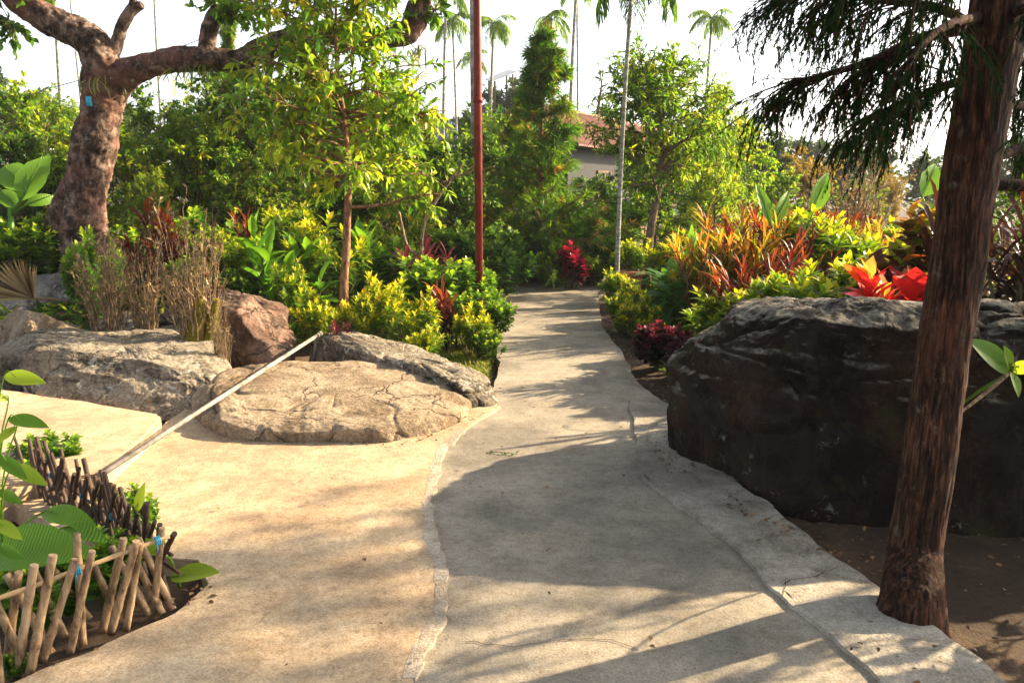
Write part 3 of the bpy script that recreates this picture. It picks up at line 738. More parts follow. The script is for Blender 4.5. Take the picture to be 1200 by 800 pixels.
def twiggy_variant(h=1.0, n=60, spread=.28, leafy=.5):
    ms, mf = MB(), MB()
    az = rng.uniform(0, 6.28, n); r0 = rng.random(n) * .10; r1 = spread * np.sqrt(rng.random(n))
    st = np.stack([np.cos(az) * r0, np.sin(az) * r0, np.full(n, -.03)], 1)
    tip = np.stack([np.cos(az) * r1, np.sin(az) * r1, h * rng.uniform(.45, 1, n)], 1)
    t = np.linspace(0, 1, 8)[None, :, None]
    P = st[:, None] * (1 - t) + tip[:, None] * t + rng.normal(0, .010, (n, 8, 3)) * h
    ms.tubes(P, np.broadcast_to(.0048 * h * np.linspace(1.7, .4, 8), (n, 8)), 4, cap=False)
    u = rng.uniform(.3, 1, (n, 9)); S, D = along(P, u); S, D = S.reshape(-1, 3), D.reshape(-1, 3)
    Q = polyl(S, D * .9 + rand_dir(len(S)) * .6, rng.uniform(.05, .18, len(S)) * h, 4, .2, .5, .12)
    ms.tubes(Q, np.broadcast_to(.0028 * h * np.linspace(1, .5, 4), (len(S), 4)), 3, cap=False)
    u = rng.uniform(.3, 1, (len(Q), 3)); S, D = along(Q, u); S, D = S.reshape(-1, 3), D.reshape(-1, 3)
    q = rng.random(len(S)) < leafy * np.clip(S[:, 2] / h * 1.4, .1, 1); S, D = S[q], D[q]
    mf.leaves(S, D + rand_dir(len(S)), .055 * h * rng.uniform(.5, 1.2, len(S)), T_NARROW, rng.random(len(S)), 1.4, roll=.4)
    return (ms.mesh('stems'), mf.mesh('foliage')), h

def palm_variant(hgt=10.0, r=.07, nf=9, fl=1.5, lean=.3, crown_droop=1.0):
    mt, mf, msf = MB(), MB(), MB()
    z = np.linspace(0, hgt - .8, 14); T = np.stack([lean * (z / hgt) ** 2, lean * .3 * np.sin(z / hgt * 2), z], 1)
    mt.tubes(T, r * (1.1 - .3 * z / hgt), 10)
    msf.tubes(np.stack([T[-1], T[-1] + [0, 0, .35], T[-1] + [0, 0, .75]]), [r * .95, r * .9, r * .45], 8)
    top = T[-1] + np.array([0, 0, .7])
    for i in range(nf):
        a = i * 2.399 + rng.normal(0, .2); el = rng.uniform(.1, 1.3)
        d = np.array([[math.cos(a) * math.cos(el), math.sin(a) * math.cos(el), math.sin(el)]])
        P = polyl(top[None], d, [fl * rng.uniform(.8, 1.1)], 9, .1, -2.0 * crown_droop, .02)
        mf.tubes(P, np.broadcast_to(.016 * np.linspace(1, .25, 9), (1, 9)), 4, cap=False)
        u = np.linspace(.12, 1, 34)[None]; S, D = along(P, u); S, D = S[0], D[0]
        side = unit(np.cross(D, [0, 0, 1.0]))
        for sg in (-1, 1):
            ld = unit(side * sg * .8 + D * .55 + np.array([0, 0, -.35]) + rng.normal(0, .08, S.shape))
            mf.leaves(S, ld, fl * .34 * np.sin(np.pi * (.12 + .83 * u[0])) ** .6, T_STRAP, .4 + .4 * rng.random(len(S)), .5, roll=.15)
    return (mt.mesh('trunk'), msf.mesh('crownshaft'), mf.mesh('crown')), hgt

# ---- kinds
def tree_kind(name, cat, group, specs, bark, leafm, parts=('trunk', 'crown')):
    return Kind(name, cat, group, [(tree_mesh(**s), s['hgt']) for s in specs], [[M[bark]], [M[bark], M[leafm]]], parts)
K = {}
K['thicket'] = tree_kind('small_tree', 'tree', 'leafy trees of the thicket', [
    dict(hgt=4, spread=1.35, trunk_r=.06, u0=.08, nb=46, nt=11, nl=12, leaf=.15, tmpl=T_SM, up=.3, tw=.3),
    dict(hgt=4, spread=1.5, trunk_r=.07, u0=.1, nb=42, nt=11, nl=12, leaf=.17, tmpl=T_SM, up=.4, tw=.34),
    dict(hgt=4, spread=1.2, trunk_r=.05, u0=.08, nb=46, nt=11, nl=12, leaf=.15, tmpl=T_NARROW, up=.5, tw=.35)], 'bark', 'green')
K['thicketdark'] = tree_kind('dense_tree', 'tree', 'leafy trees of the thicket', [
    dict(hgt=4, spread=1.3, trunk_r=.06, u0=.06, nb=50, nt=11, nl=12, leaf=.14, tmpl=T_SM, up=.35, tw=.3),
    dict(hgt=4, spread=1.4, trunk_r=.06, u0=.06, nb=48, nt=11, nl=12, leaf=.16, tmpl=T_SM, up=.35, tw=.34)], 'bark', 'dark')
K['lighttree'] = tree_kind('light_tree', 'tree', 'leafy trees of the thicket', [
    dict(hgt=4, spread=1.3, trunk_r=.05, u0=.12, nb=52, nt=10, nl=12, leaf=.16, tmpl=T_NARROW, up=.4, tw=.34),
    dict(hgt=4, spread=1.4, trunk_r=.05, u0=.12, nb=52, nt=10, nl=12, leaf=.16, tmpl=T_SM, up=.4, tw=.34)], 'bark', 'young')
K['fartree'] = tree_kind('far_tree', 'tree', 'far trees beyond the garden', [
    dict(hgt=10, spread=3.2, trunk_r=.2, u0=.15, nb=60, nt=14, nl=12, leaf=.42, tmpl=T_SM, up=.4, tw=.28),
    dict(hgt=10, spread=3.8, trunk_r=.22, u0=.2, nb=54, nt=14, nl=12, leaf=.45, tmpl=T_SM, up=.35, tw=.3),
    dict(hgt=10, spread=2.8, trunk_r=.2, u0=.15, nb=60, nt=12, nl=12, leaf=.4, tmpl=T_SM, up=.55, tw=.3, profile='umbrella')], 'bark', 'far')
K['goldtree'] = tree_kind('golden_tree', 'tree', 'golden trees beyond the garden', [
    dict(hgt=5, spread=2.4, trunk_r=.12, u0=.3, nb=50, nt=14, nl=12, leaf=.2, tmpl=T_SM, up=.5, tw=.25, profile='umbrella')], 'bark', 'fargold')
K['conifer'] = tree_kind('conifer', 'tree', 'feathery conifers', [
    dict(hgt=6, spread=1.7, trunk_r=.09, u0=.12, nb=84, nt=13, nl=22, leaf=.24, tmpl=T_NEEDLE, up=.45, tw=.28, profile='cone', droop=.3, tone_rng=(.1, 1.0)),
    dict(hgt=6, spread=1.5, trunk_r=.08, u0=.12, nb=100, nt=16, nl=22, leaf=.24, tmpl=T_NEEDLE, up=.5, tw=.28, profile='cone', droop=.2, tone_rng=(.1, 1.0))], 'bark_red', 'conifer')
def shrub_kind(name, cat, group, vs, leafm, stemm='stem'):
    return Kind(name, cat, group, vs, [[M[stemm]], [M[leafm]]], ('stems', 'foliage'))
GP = 'garden bushes along the path'
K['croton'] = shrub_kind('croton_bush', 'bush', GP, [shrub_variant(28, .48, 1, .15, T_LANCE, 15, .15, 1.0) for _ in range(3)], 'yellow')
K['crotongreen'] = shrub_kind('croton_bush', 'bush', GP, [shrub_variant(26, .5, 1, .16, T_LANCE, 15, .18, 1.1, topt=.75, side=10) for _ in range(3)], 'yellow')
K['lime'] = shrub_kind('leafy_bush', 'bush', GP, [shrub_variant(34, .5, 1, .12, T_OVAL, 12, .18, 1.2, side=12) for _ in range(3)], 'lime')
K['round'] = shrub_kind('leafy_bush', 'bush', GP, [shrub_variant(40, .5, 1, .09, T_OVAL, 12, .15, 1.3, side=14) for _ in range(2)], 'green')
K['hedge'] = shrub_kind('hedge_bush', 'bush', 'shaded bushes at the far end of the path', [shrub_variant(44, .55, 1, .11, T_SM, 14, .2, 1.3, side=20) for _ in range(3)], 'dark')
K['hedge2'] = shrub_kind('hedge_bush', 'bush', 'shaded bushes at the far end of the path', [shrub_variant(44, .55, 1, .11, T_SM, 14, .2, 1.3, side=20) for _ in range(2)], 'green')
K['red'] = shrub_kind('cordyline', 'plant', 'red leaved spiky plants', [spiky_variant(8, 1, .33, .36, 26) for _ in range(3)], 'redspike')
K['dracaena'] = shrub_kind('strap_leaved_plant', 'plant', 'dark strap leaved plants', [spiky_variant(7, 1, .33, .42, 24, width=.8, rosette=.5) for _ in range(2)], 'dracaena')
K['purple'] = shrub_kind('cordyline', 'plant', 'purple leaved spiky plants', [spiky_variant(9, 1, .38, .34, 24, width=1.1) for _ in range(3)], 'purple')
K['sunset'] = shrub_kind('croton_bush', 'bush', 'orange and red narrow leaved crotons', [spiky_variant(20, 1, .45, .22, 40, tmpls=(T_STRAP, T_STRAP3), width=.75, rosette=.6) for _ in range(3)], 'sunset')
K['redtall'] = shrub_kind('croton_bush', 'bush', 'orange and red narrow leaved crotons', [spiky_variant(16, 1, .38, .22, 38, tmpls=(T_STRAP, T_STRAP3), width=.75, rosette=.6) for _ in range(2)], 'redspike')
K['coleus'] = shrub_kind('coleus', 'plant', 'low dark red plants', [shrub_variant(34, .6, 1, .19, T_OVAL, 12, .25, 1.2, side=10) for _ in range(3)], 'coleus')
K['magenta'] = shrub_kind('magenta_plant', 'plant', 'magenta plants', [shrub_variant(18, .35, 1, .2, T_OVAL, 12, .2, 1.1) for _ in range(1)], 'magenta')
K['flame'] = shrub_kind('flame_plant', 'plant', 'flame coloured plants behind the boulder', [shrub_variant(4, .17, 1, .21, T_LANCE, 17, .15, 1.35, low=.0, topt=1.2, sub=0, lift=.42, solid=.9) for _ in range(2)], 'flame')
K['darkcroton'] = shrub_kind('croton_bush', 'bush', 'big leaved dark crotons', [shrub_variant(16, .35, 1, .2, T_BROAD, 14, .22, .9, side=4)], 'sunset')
K['twiggy'] = Kind('twiggy_bush', 'bush', 'half bare twiggy bushes among the boulders', [twiggy_variant(1, 46, .32, .8), twiggy_variant(1, 40, .24, .55), twiggy_variant(1, 44, .28, .7)], [[M['twig']], [M['dry']]], ('stems', 'foliage'))
K['ginger'] = shrub_kind('broad_leaved_plant', 'plant', 'tall broad leaved plants', [spiky_variant(7, 1, .3, .42, 10, tmpls=(T_BROAD, T_OVAL), width=.55, rosette=.55, top=.9, low=.3) for _ in range(2)], 'banana')
K['fern'] = shrub_kind('fern', 'plant', 'ferns and arching plants', [spiky_variant(3, 1, .15, .95, 26, tmpls=(T_STRAP, T_STRAP2), width=1.8, rosette=.2, low=.2)], 'fern')
K['palm'] = Kind('areca_palm', 'palm', 'slender areca palms', [palm_variant(10, .07, 12, 1.5, .3, 1.3), palm_variant(10, .06, 11, 1.5, -.2, 1.5), palm_variant(10, .065, 12, 2.4, .3, 2.2)], [[M['palm_bark']], [M['lime']], [M['stem'], ]], ('trunk', 'crownshaft', 'crown'))
for i_, (ms_, h_) in enumerate(K['palm'].variants): ms_[2].materials.clear(); ms_[2].materials.append(M['dark' if i_ == 2 else 'green'])

# ------------------------------------------------------------------ old gnarled tree, left
def tube_path(pts, sub=5):
    """smooth 3d path + radius through rows (x,y,z,r)"""
    P = [np.array(p, float) for p in pts]; P = [2 * P[0] - P[1]] + P + [2 * P[-1] - P[-2]]; o = []
    for i in range(1, len(P) - 2):
        for k in range(sub):
            t = k / sub
            o.append(.5 * ((2 * P[i]) + (-P[i - 1] + P[i + 1]) * t + (2 * P[i - 1] - 5 * P[i] + 4 * P[i + 1] - P[i + 2]) * t * t + (-P[i - 1] + 3 * P[i] - 3 * P[i + 1] + P[i + 2]) * t ** 3))
    o.append(P[-2]); return np.array(o)
def gnarl(mb, pts, sub=8, n=26, amp=.12, seed=0.0, knots=(), mat=0, flute=0.0, fz=1.0, det=1.0):
    Q = tube_path(pts, sub); P, r = Q[:, :3], np.maximum(Q[:, 3], .004)
    k0 = mb.n
    mb.tubes(P, r, n)
    V = mb.v[-1]; k = len(P)
    for i in range(k):
        for j in range(n):
            v = V[i * n + j]; c = P[i]; d = v - c; L = np.linalg.norm(d) + 1e-9
            q = Vector(v / max(.08, r[0]) * .55) + Vector((seed, seed, seed)); q.z *= fz
            w = mnoise.noise(q) * 1.0 + mnoise.noise(q * 2.3) * .6 + mnoise.noise(q * 5.1) * .35
            if n > 30: w += det * ((1 - 2 * abs(mnoise.noise(q * 7))) * .35 + (1 - 2 * abs(mnoise.noise(q * 15))) * .25)
            w += flute * math.sin(j / n * 2 * math.pi * 5 + mnoise.noise(Vector((0, 0, v[2] * 1.5 + seed))) * 3)
            V[i * n + j] = c + d * (1 + amp * w)
def A(px, py, Y, wpx):
    p = at(px, py, Y); return [*p, wpx / 2 * Y / F]
ot = empty('old_tree', base(100, 9.6))
def rel(pts, o): return [[p[0] - o.location[0], p[1] - o.location[1], p[2] - o.location[2], *p[3:]] for p in pts]
tag(ot, 'old gnarled tree with a thick scarred trunk and a long level limb at left', 'tree')
mb = MB()
gnarl(mb, rel([A(104, 350, 9.6, 58), A(101, 310, 9.6, 50), A(99, 270, 9.6, 44), A(102, 225, 9.6, 40), A(111, 175, 9.6, 43), A(120, 130, 9.6, 40), A(125, 95, 9.6, 44), A(120, 72, 9.6, 38), A(108, 50, 9.6, 33), A(95, 40, 9.6, 32), A(60, 25, 9.55, 29), A(25, 3, 9.5, 26), A(-5, -40, 9.4, 22), A(-30, -100, 9.3, 14)], ot), seed=2.2, amp=.17, det=1.6, n=72, sub=18)
mb.build('trunk', M['bark_old'], ot)
mb = MB()
gnarl(mb, rel([A(128, 100, 9.6, 40), A(150, 86, 9.6, 32), A(180, 76, 9.55, 24), A(215, 70, 9.5, 25), A(250, 70, 9.5, 24), A(280, 70, 9.5, 22), A(310, 58, 9.5, 26), A(345, 45, 9.5, 24), A(390, 42, 9.5, 22), A(440, 45, 9.5, 22), A(478, 38, 9.5, 24), A(492, 5, 9.5, 22), A(510, -50, 9.5, 16)], ot), seed=6.1, amp=.18, n=48, sub=16)
mb.build('limb', M['bark_old'], ot)
mb = MB()
gnarl(mb, rel([A(243, 72, 9.5, 22), A(243, 45, 9.5, 19), A(249, 22, 9.5, 17), A(268, -2, 9.5, 16), A(280, -40, 9.5, 12), A(300, -90, 9.5, 8)], ot), seed=8.5, amp=.2, n=18)
mb.build('limb', M['bark_old'], ot)
mb = MB()
gnarl(mb, rel([A(124, 72, 9.6, 18), A(135, 55, 9.6, 15), A(143, 30, 9.6, 13), A(155, 12, 9.6, 12), A(167, 6, 9.6, 9)], ot), seed=9.5, amp=.25, n=16)
gnarl(mb, rel([A(155, 12, 9.6, 10), A(156, -10, 9.6, 8), A(150, -60, 9.6, 6)], ot), seed=4.5, amp=.2, n=12)
mb.build('limb', M['bark_old'], ot)
mb = MB()   # second stem behind the main trunk
gnarl(mb, rel([A(70, 300, 10.0, 36), A(75, 250, 10.0, 30), A(92, 200, 9.95, 26), A(100, 150, 9.85, 20)], ot), seed=12.5, amp=.2, n=18)
mb.build('root_stem', M['bark_old'], ot)
# sparse foliage at its limb ends and ferns on the limb
mb = MB()
ends = [at(35, -8, 9.5), at(15, 30, 9.5), at(275, 0, 9.5), at(255, 5, 9.4), at(300, 5, 9.5), at(-10, -60, 9.4), at(305, -60, 9.5), at(495, -20, 9.5), at(510, 12, 9.5), at(475, -60, 9.5), at(400, -70, 9.5), at(130, -70, 9.5), at(200, -90, 9.5)]
for i, e in enumerate(ends):
    e = e - np.array(ot.location)
    n = 16
    P = polyl(np.tile(e, (n, 1)), rand_dir(n) + np.array([0, 0, .1]), rng.uniform(.15, .38, n), 4, .4, -.3, .2)
    mb.tubes(P, np.broadcast_to(np.array([.008, .006, .004, .002]), (n, 4)), 4, cap=False)
    S, D = along(P, .2 + .8 * rng.random((n, 10))); S, D = S.reshape(-1, 3), D.reshape(-1, 3)
    mb.leaves(S, D + rand_dir(len(S)) * .8, .11 * rng.uniform(.6, 1.1, len(S)), T_OVAL, rng.random(len(S)) * .7, roll=.5, mat=1)
mb.build('crown', [M['bark'], M['green']], ot)
for px0, px1, yy, n in ((195, 250, 78, 40), (330, 400, 54, 50), (430, 500, 56, 60), (90, 130, 90, 14)):
    q = rng.uniform(px0, px1, n); mb = MB()
    S = np.array([at(x, yy, 9.42) for x in q]) - np.array(ot.location) + rng.normal(0, .03, (n, 3))
    mb.leaves(S, rand_dir(n) * np.array([1, 1, .3]) + np.array([0, -.2, -.3]), rng.uniform(.15, .35, n), T_STRAP2, rng.random(n), .55, roll=.3)
    mb.build('hanging_fern', M['grass'], ot)
mb = MB(); c = at(104, 119, 9.3) - np.array(ot.location)
mb.tubes(np.stack([c + [0, 0, -.05], c + [0, 0, .05]]), [.03, .03], 6); mb.build('paint_mark', M['blue_tie'], ot)

# ------------------------------------------------------------------ near leaning cedar, right
CY = 3.0
cb = G(1066, 716)
ct = empty('cedar_tree', cb)
tag(ct, 'leaning cedar with rough red-brown bark beside the kerb at right, drooping dark boughs above', 'tree')
tp = [[cb[0], cb[1], -.2, .17], [cb[0], cb[1], -.06, .138], [cb[0] + .003, cb[1], .07, .110]] + [A(x, y, CY, w) for x, y, w in ((1072, 640, 60), (1083, 570, 57), (1096, 480, 56), (1106, 400, 55), (1120, 320, 56), (1134, 220, 57), (1153, 110, 58), (1172, 0, 60))]
dx = np.array(tp[-1][:3]) - np.array(tp[-3][:3]); tN = len(tp) - 1
for q in range(1, 6): tp.append([*(np.array(tp[tN][:3]) + dx * q * 1.2), .115 - .02 * q])
mb = MB(); gnarl(mb, rel(tp, ct), seed=3.3, amp=.055, n=130, sub=34, flute=.4, fz=.2, det=2.2)
mb.build('trunk', M['bark_cedar'], ct)
mbr, mbn = MB(), MB()
def bough(pts, ntw=40, down=1.0, dens=1.0, twl=.42):
    Q = tube_path(rel(pts, ct), 6); P, r = Q[:, :3], Q[:, 3]
    mbr.tubes(P, r, 8)
    u = .12 + .88 * rng.random((1, ntw)); S, D = along(P[None], u); S, D = S[0], D[0]
    side = unit(np.cross(D, [0, 0, 1.0])) * rng.choice([-1, 1], (ntw, 1))
    d = unit(D * 1.1 + side * rng.uniform(.1, .8, (ntw, 1)) + np.array([0, 0, -.15]) + rng.normal(0, .25, (ntw, 3)))
    L = twl * rng.uniform(.5, 1.15, ntw) * (1 - .35 * u[0])
    T = polyl(S, d, L, 7, .3, -1.2 * down, .07)
    mbr.tubes(T, np.broadcast_to(np.linspace(.0045, .0016, 7), (ntw, 7)), 4, cap=False)
    # hanging strands
    m = int(7 * dens); u = .1 + .9 * rng.random((ntw, m)); S, D = along(T, u); S, D = S.reshape(-1, 3), D.reshape(-1, 3)
    d = unit(D + rng.normal(0, .45, S.shape) + np.array([0, 0, -.4 * down]))
    W = polyl(S, d, rng.uniform(.05, .17, len(S)), 5, .25, -.8 * down, .08)
    mbn.tubes(W, np.broadcast_to(np.linspace(.0022, .0012, 5), (len(S), 5)), 3, tone=rng.random(len(S)), cap=False)
    m = 24; u = rng.random((len(W), m)); S2, D2 = along(W, u); S2, D2 = S2.reshape(-1, 3), D2.reshape(-1, 3)
    tone = np.repeat(rng.random(len(W)), m)
    mbn.leaves(S2, D2 * 1.3 + rand_dir(len(S2)) * .7, rng.uniform(.014, .028, len(S2)), T_NEEDLE, tone, 2.4)
bough([A(1150, 30, CY, 16), A(1080, 45, 2.9, 12), A(1020, 72, 2.85, 9), A(965, 88, 2.8, 6), A(935, 94, 2.8, 3)], 44, .7, twl=.36)
bough([A(1155, 90, CY, 13), A(1110, 100, 3.1, 10), A(1060, 120, 3.15, 7), A(1010, 140, 3.2, 4)], 34, twl=.36)
bough([A(1155, 40, CY, 13), A(1100, 10, 3.2, 10), A(1030, 0, 3.35, 8), A(960, -8, 3.4, 5), A(930, -10, 3.4, 3)], 40)
bough([A(1160, -10, CY, 13), A(1100, -40, 2.7, 10), A(1040, -45, 2.6, 8), A(1000, -30, 2.6, 4)], 34, 1.1)
bough([A(1150, 20, CY, 13), A(1110, 30, 2.6, 10), A(1075, 60, 2.45, 7), A(1060, 90, 2.4, 4)], 22, twl=.3)
bough([A(1175, 20, CY, 13), A(1215, 10, 2.75, 10), A(1240, 60, 2.6, 7), A(1250, 130, 2.5, 4)], 34, twl=.3)
bough([A(1170, 120, CY, 12), A(1210, 130, 3.2, 9), A(1250, 170, 3.4, 6), A(1290, 220, 3.4, 4)], 36)
for i in range(16):                       # boughs above the frame: the crown that shades the ground
    a = i * 2.4 + .4; zb_ = 2.7 + i * .17; o_ = tp[tN][:3] if zb_ < 3 else (np.array(tp[tN][:3]) + (zb_ - tp[tN][2]) / dx[2] * dx).tolist()
    L = 1.5 - i * .05; o_ = np.array([o_[0], o_[1], zb_])
    dd = np.array([math.cos(a), math.sin(a), 0])
    bough([[*o_, .022], [*(o_ + dd * L * .4 + [0, 0, .12]), .016], [*(o_ + dd * L * .75 + [0, 0, .08]), .010], [*(o_ + dd * L), .005]], 30, twl=.4, dens=.8)
bough([A(1140, 215, CY, 14), [2.15, 3.05, 1.62, .02], [2.7, 3.25, 1.5, .012], [3.3, 3.5, 1.25, .005]], 40, 1.0, twl=.36)
bough([A(1142, 190, CY, 14), [2.2, 3.3, 1.8, .02], [2.7, 3.7, 1.6, .012], [3.3, 4.1, 1.4, .005]], 40, 1.0, twl=.36)
bough([A(1180, 60, CY, 11), A(1215, 90, 3.3, 8), A(1235, 160, 3.4, 6), A(1225, 260, 3.45, 4)], 34, 1.2, twl=.3)
mbr.build('boughs', M['bark_cedar'], ct); mbn.build('crown', M['cedar'], ct)

# ------------------------------------------------------------------ young tree with yellow-green leaves
def special_tree(name, label, px, Y, trunk_px, parts, group=None, **kw):
    b = base(px, Y); t = empty(name, b); tag(t, label, 'tree', group)
    tr = [[p[0] - b[0], p[1] - b[1], p[2] - b[2]] for p in trunk_px]
    m1, m2 = tree_mesh(hgt=tr[-1][2], trunk=tr, **kw)
    m1.materials.append(M[parts[0]]); m2.materials.append(M[parts[0]]); m2.materials.append(M[parts[1]])
    for nm, me in (('trunk', m1), ('crown', m2)):
        o = bpy.data.objects.new(nm, me); COL.objects.link(o); o.parent = t
    return t
special_tree('young_tree', 'slim young tree with glossy yellow-green leaves in the middle of the left bed', 402, 8.5,
    [base(402, 8.5)] + [at(x, y, 8.5) for x, y in ((403, 330), (406, 290), (408, 230), (407, 180), (402, 130), (396, 90), (393, 40), (394, -10), (392, -70))],
    ('bark_red', 'young'), spread=1.0, trunk_r=.050, u0=.30, nb=70, nt=12, nl=13, leaf=.12, tmpl=T_LANCE, up=.22, tw=.36, profile='col', keep=.9)
special_tree('slender_tree', 'slender tree with a dark leaning trunk right of the path', 757, 13.2,
    [base(757, 13.2)] + [at(x, y, 13.2) for x, y in ((757, 310), (764, 260), (773, 215), (776, 185), (772, 150), (770, 125), (772, 100))],
    ('bark', 'green'), spread=1.15, trunk_r=.085, u0=.36, nb=60, nt=12, nl=15, leaf=.13, tmpl=T_NARROW, up=.42, tw=.32, keep=.85)
def conif(px, Y, ytop, label, v, wide=1.0): K['conifer'].place(px, Y, ytop, label, v=v, wide=wide)
conif(632, 15.5, 22, 'tall feathery conifer with rusty patches behind the hedge', 0, 1.3)
conif(615, 17.5, 110, 'shorter blurred conifer left of the rusty conifer', 1, 1.3)
conif(283, 14, 8, 'thin dark conifer rising behind the level limb', 1, .55)
conif(655, 16, 235, 'low bright conifer at the foot of the brown roof', 1, 1.2)
# ------------------------------------------------------------------ palms
def palm(px, Y, ytop, label, v=0, wide=1.0, rz=None): K['palm'].place(px, Y, ytop, label, v=v, wide=wide, rz=rng.uniform(-.5, .5) if rz is None else rz)
palm(722, 11.6, -85, 'areca palm with a pale trunk right of the path, fronds hanging into the top', 2, 1.0, 0.0)
palm(820, 34, 8, 'far areca palm with a mop of fronds above the slender tree', 0, 1.0)
palm(537, 38, 12, 'far areca palm left of the red pole with a full ragged head', 1)
palm(552, 46, 58, 'short far areca palm right beside the red pole on its left', 0, .9)
palm(574, 40, 15, 'far areca palm peeking out on the right of the red pole', 0, 1.1)
palm(519, 37, -25, 'far areca palm leftmost of the palms by the red pole', 0)
palm(648, 36, 10, 'far areca palm behind the tip of the rusty conifer', 1)
palm(665, 33, -60, 'bare far palm trunk right of the rusty conifer', 0)
palm(676, 36, -40, 'thin far palm trunk between the conifer and the dead tree', 1, .8)
palm(110, 30, -70, 'thin far trunk showing between the fork limbs of the old tree', 1, .6)
palm(197, 30, -80, 'thin far trunk above the level limb of the old tree', 0, .6)
palm(83, 26, -60, 'far trunk crossing the sloping left limb of the old tree', 0, .9)
# dead tree
b = base(699, 30); t = empty('dead_tree', b, 0, .74); tag(t, 'leafless dead tree stump with thin twigs above the brown roof', 'tree')
mb = MB(); gnarl(mb, [[0, 0, 0, .22], [0, 0, 3, .2], [.05, 0, 5.0, .17], [-.05, 0, 5.9, .10], [.1, 0, 7.2, .04], [.15, 0, 8, .015]], n=12, amp=.15)
P = polyl(np.array([[0, 0, 5 + .35 * i] for i in range(8)]), rand_dir(8) + [0, 0, .8], rng.uniform(.6, 1.4, 8), 6, .5, .3, .1); mb.tubes(P, np.broadcast_to(np.linspace(.035, .008, 6), (8, 6)), 5)
mb.build('trunk', M['bark'], t)
# leaning bare branch left of the pole
b = base(497, 10.5); b = base(488, 10.5); t = empty('bare_sapling', b); tag(t, 'bare grey sapling leaning right, left of the red pole', 'tree')
rl = lambda L: [[p[0] - b[0], p[1] - b[1], p[2] - b[2], p[3]] for p in L]
mb = MB(); gnarl(mb, [[0, 0, -.05, .05]] + rl([A(495, 275, 10.5, 4), A(508, 240, 10.5, 4), A(526, 214, 10.5, 3), A(542, 192, 10.5, 2)]), n=8, amp=.1)
gnarl(mb, rl([A(493, 300, 10.5, 5), A(478, 290, 10.5, 4), A(470, 262, 10.5, 4), A(466, 240, 10.5, 2)]), n=8, amp=.1)
gnarl(mb, rl([A(520, 214, 10.5, 4), A(540, 205, 10.4, 3), A(580, 195, 10.4, 1.5)]), n=6, amp=.1)
mb.build('trunk', M['twig'], t)

# ------------------------------------------------------------------ garden bushes, by hand
def put(kind, px, Y, ytop, label, **kw): return K[kind].place(px, Y, ytop, label, **kw)
# left bed, nearest the path first
put('croton', 476, 7.9, 322, 'bright yellow croton, fullest of the left bed, right of the young tree', wide=.85)
put('croton', 500, 7.3, 375, 'low yellow-green croton on the lawn edge beside the long low boulder', wide=.9)
put('red', 527, 8.3, 322, 'spiky dark red cordyline between the yellow croton and the pole', wide=.8)
put('round', 566, 8.6, 335, 'fresh green bush overhanging the left edge of the path')
put('round', 572, 7.9, 385, 'small leafy green bush at the path edge by the lawn', wide=1.1)
put('croton', 552, 8.1, 352, 'small yellow croton in front of the fresh green bush', wide=.8)
put('lime', 520, 9.6, 298, 'leafy light green bush left of the foot of the red pole', wide=1.1)
put('lime', 548, 9.9, 300, 'leafy green bush around the foot of the red pole', wide=1.0)
put('purple', 492, 10, 272, 'purple cordyline clump under the bare leaning sapling', wide=.9)
put('purple', 522, 10.4, 280, 'brownish purple cordyline behind the light green bush', wide=.7)
put('croton', 417, 7.9, 345, 'thin yellow-green croton left of the fullest yellow croton', wide=.7)
put('purple', 402, 7.4, 372, 'small purple cordyline in front of the young tree trunk', wide=.8)
put('croton', 372, 8.3, 335, 'yellow croton just left of the young tree trunk', wide=.8)
put('croton', 436, 8.7, 318, 'yellow-tipped croton right behind the young tree trunk', wide=.7)
put('crotongreen', 340, 8.8, 300, 'leggy green and yellow croton above the red-brown boulder', wide=.7)
put('ginger', 365, 9.6, 268, 'broad arching bright leaves left of the young tree', wide=1.0)
put('ginger', 318, 9.3, 242, 'tall upright broad leaved plant above the red-brown boulder', wide=.8)
put('croton', 385, 10, 245, 'tall yellow-green croton behind the young tree trunk', wide=.8)
put('crotongreen', 300, 9.6, 270, 'green and gold croton left of the tall broad leaved plant', wide=.8)
put('red', 296, 10.5, 240, 'tall red cordyline behind the gold croton', wide=.6)
put('lime', 275, 9.2, 310, 'yellow leafy bush right behind the mossy twiggy bush', wide=1.1)
put('lime', 222, 9.2, 300, 'bright leafy bush between the two twiggy bushes', wide=1.2)
put('crotongreen', 250, 9.9, 265, 'yellow-green croton rising behind the mossy twiggy bush', wide=.8)
put('red', 172, 9.3, 222, 'dark red cordyline clump right of the old tree trunk', wide=.75)
put('red', 205, 9.8, 232, 'smaller dark red cordyline farther from the old trunk', wide=.6)
put('lime', 118, 8.3, 262, 'light green sprays of leaf in front of the old trunk', wide=.6)
put('hedge2', 35, 9.9, 248, 'dense dark green bush left of the old trunk', wide=1.2)
put('hedge2', 5, 9.5, 262, 'dense dark green bush at the left picture edge')
put('lime', 455, 11, 270, 'leafy yellow bush between the young tree and the purple cordyline')
put('ginger', 420, 10.5, 255, 'broad leaved plant half hidden by the young tree', wide=.8)
put('crotongreen', 345, 10.8, 232, 'yellow-green croton high in the back of the left bed', wide=.9)
put('lime', 190, 10.6, 262, 'pale leafy bush behind the dark red cordylines', wide=1.3)
put('lime', 240, 11.0, 240, 'pale yellow leafy bush high behind the mossy twiggy bush', wide=1.2)
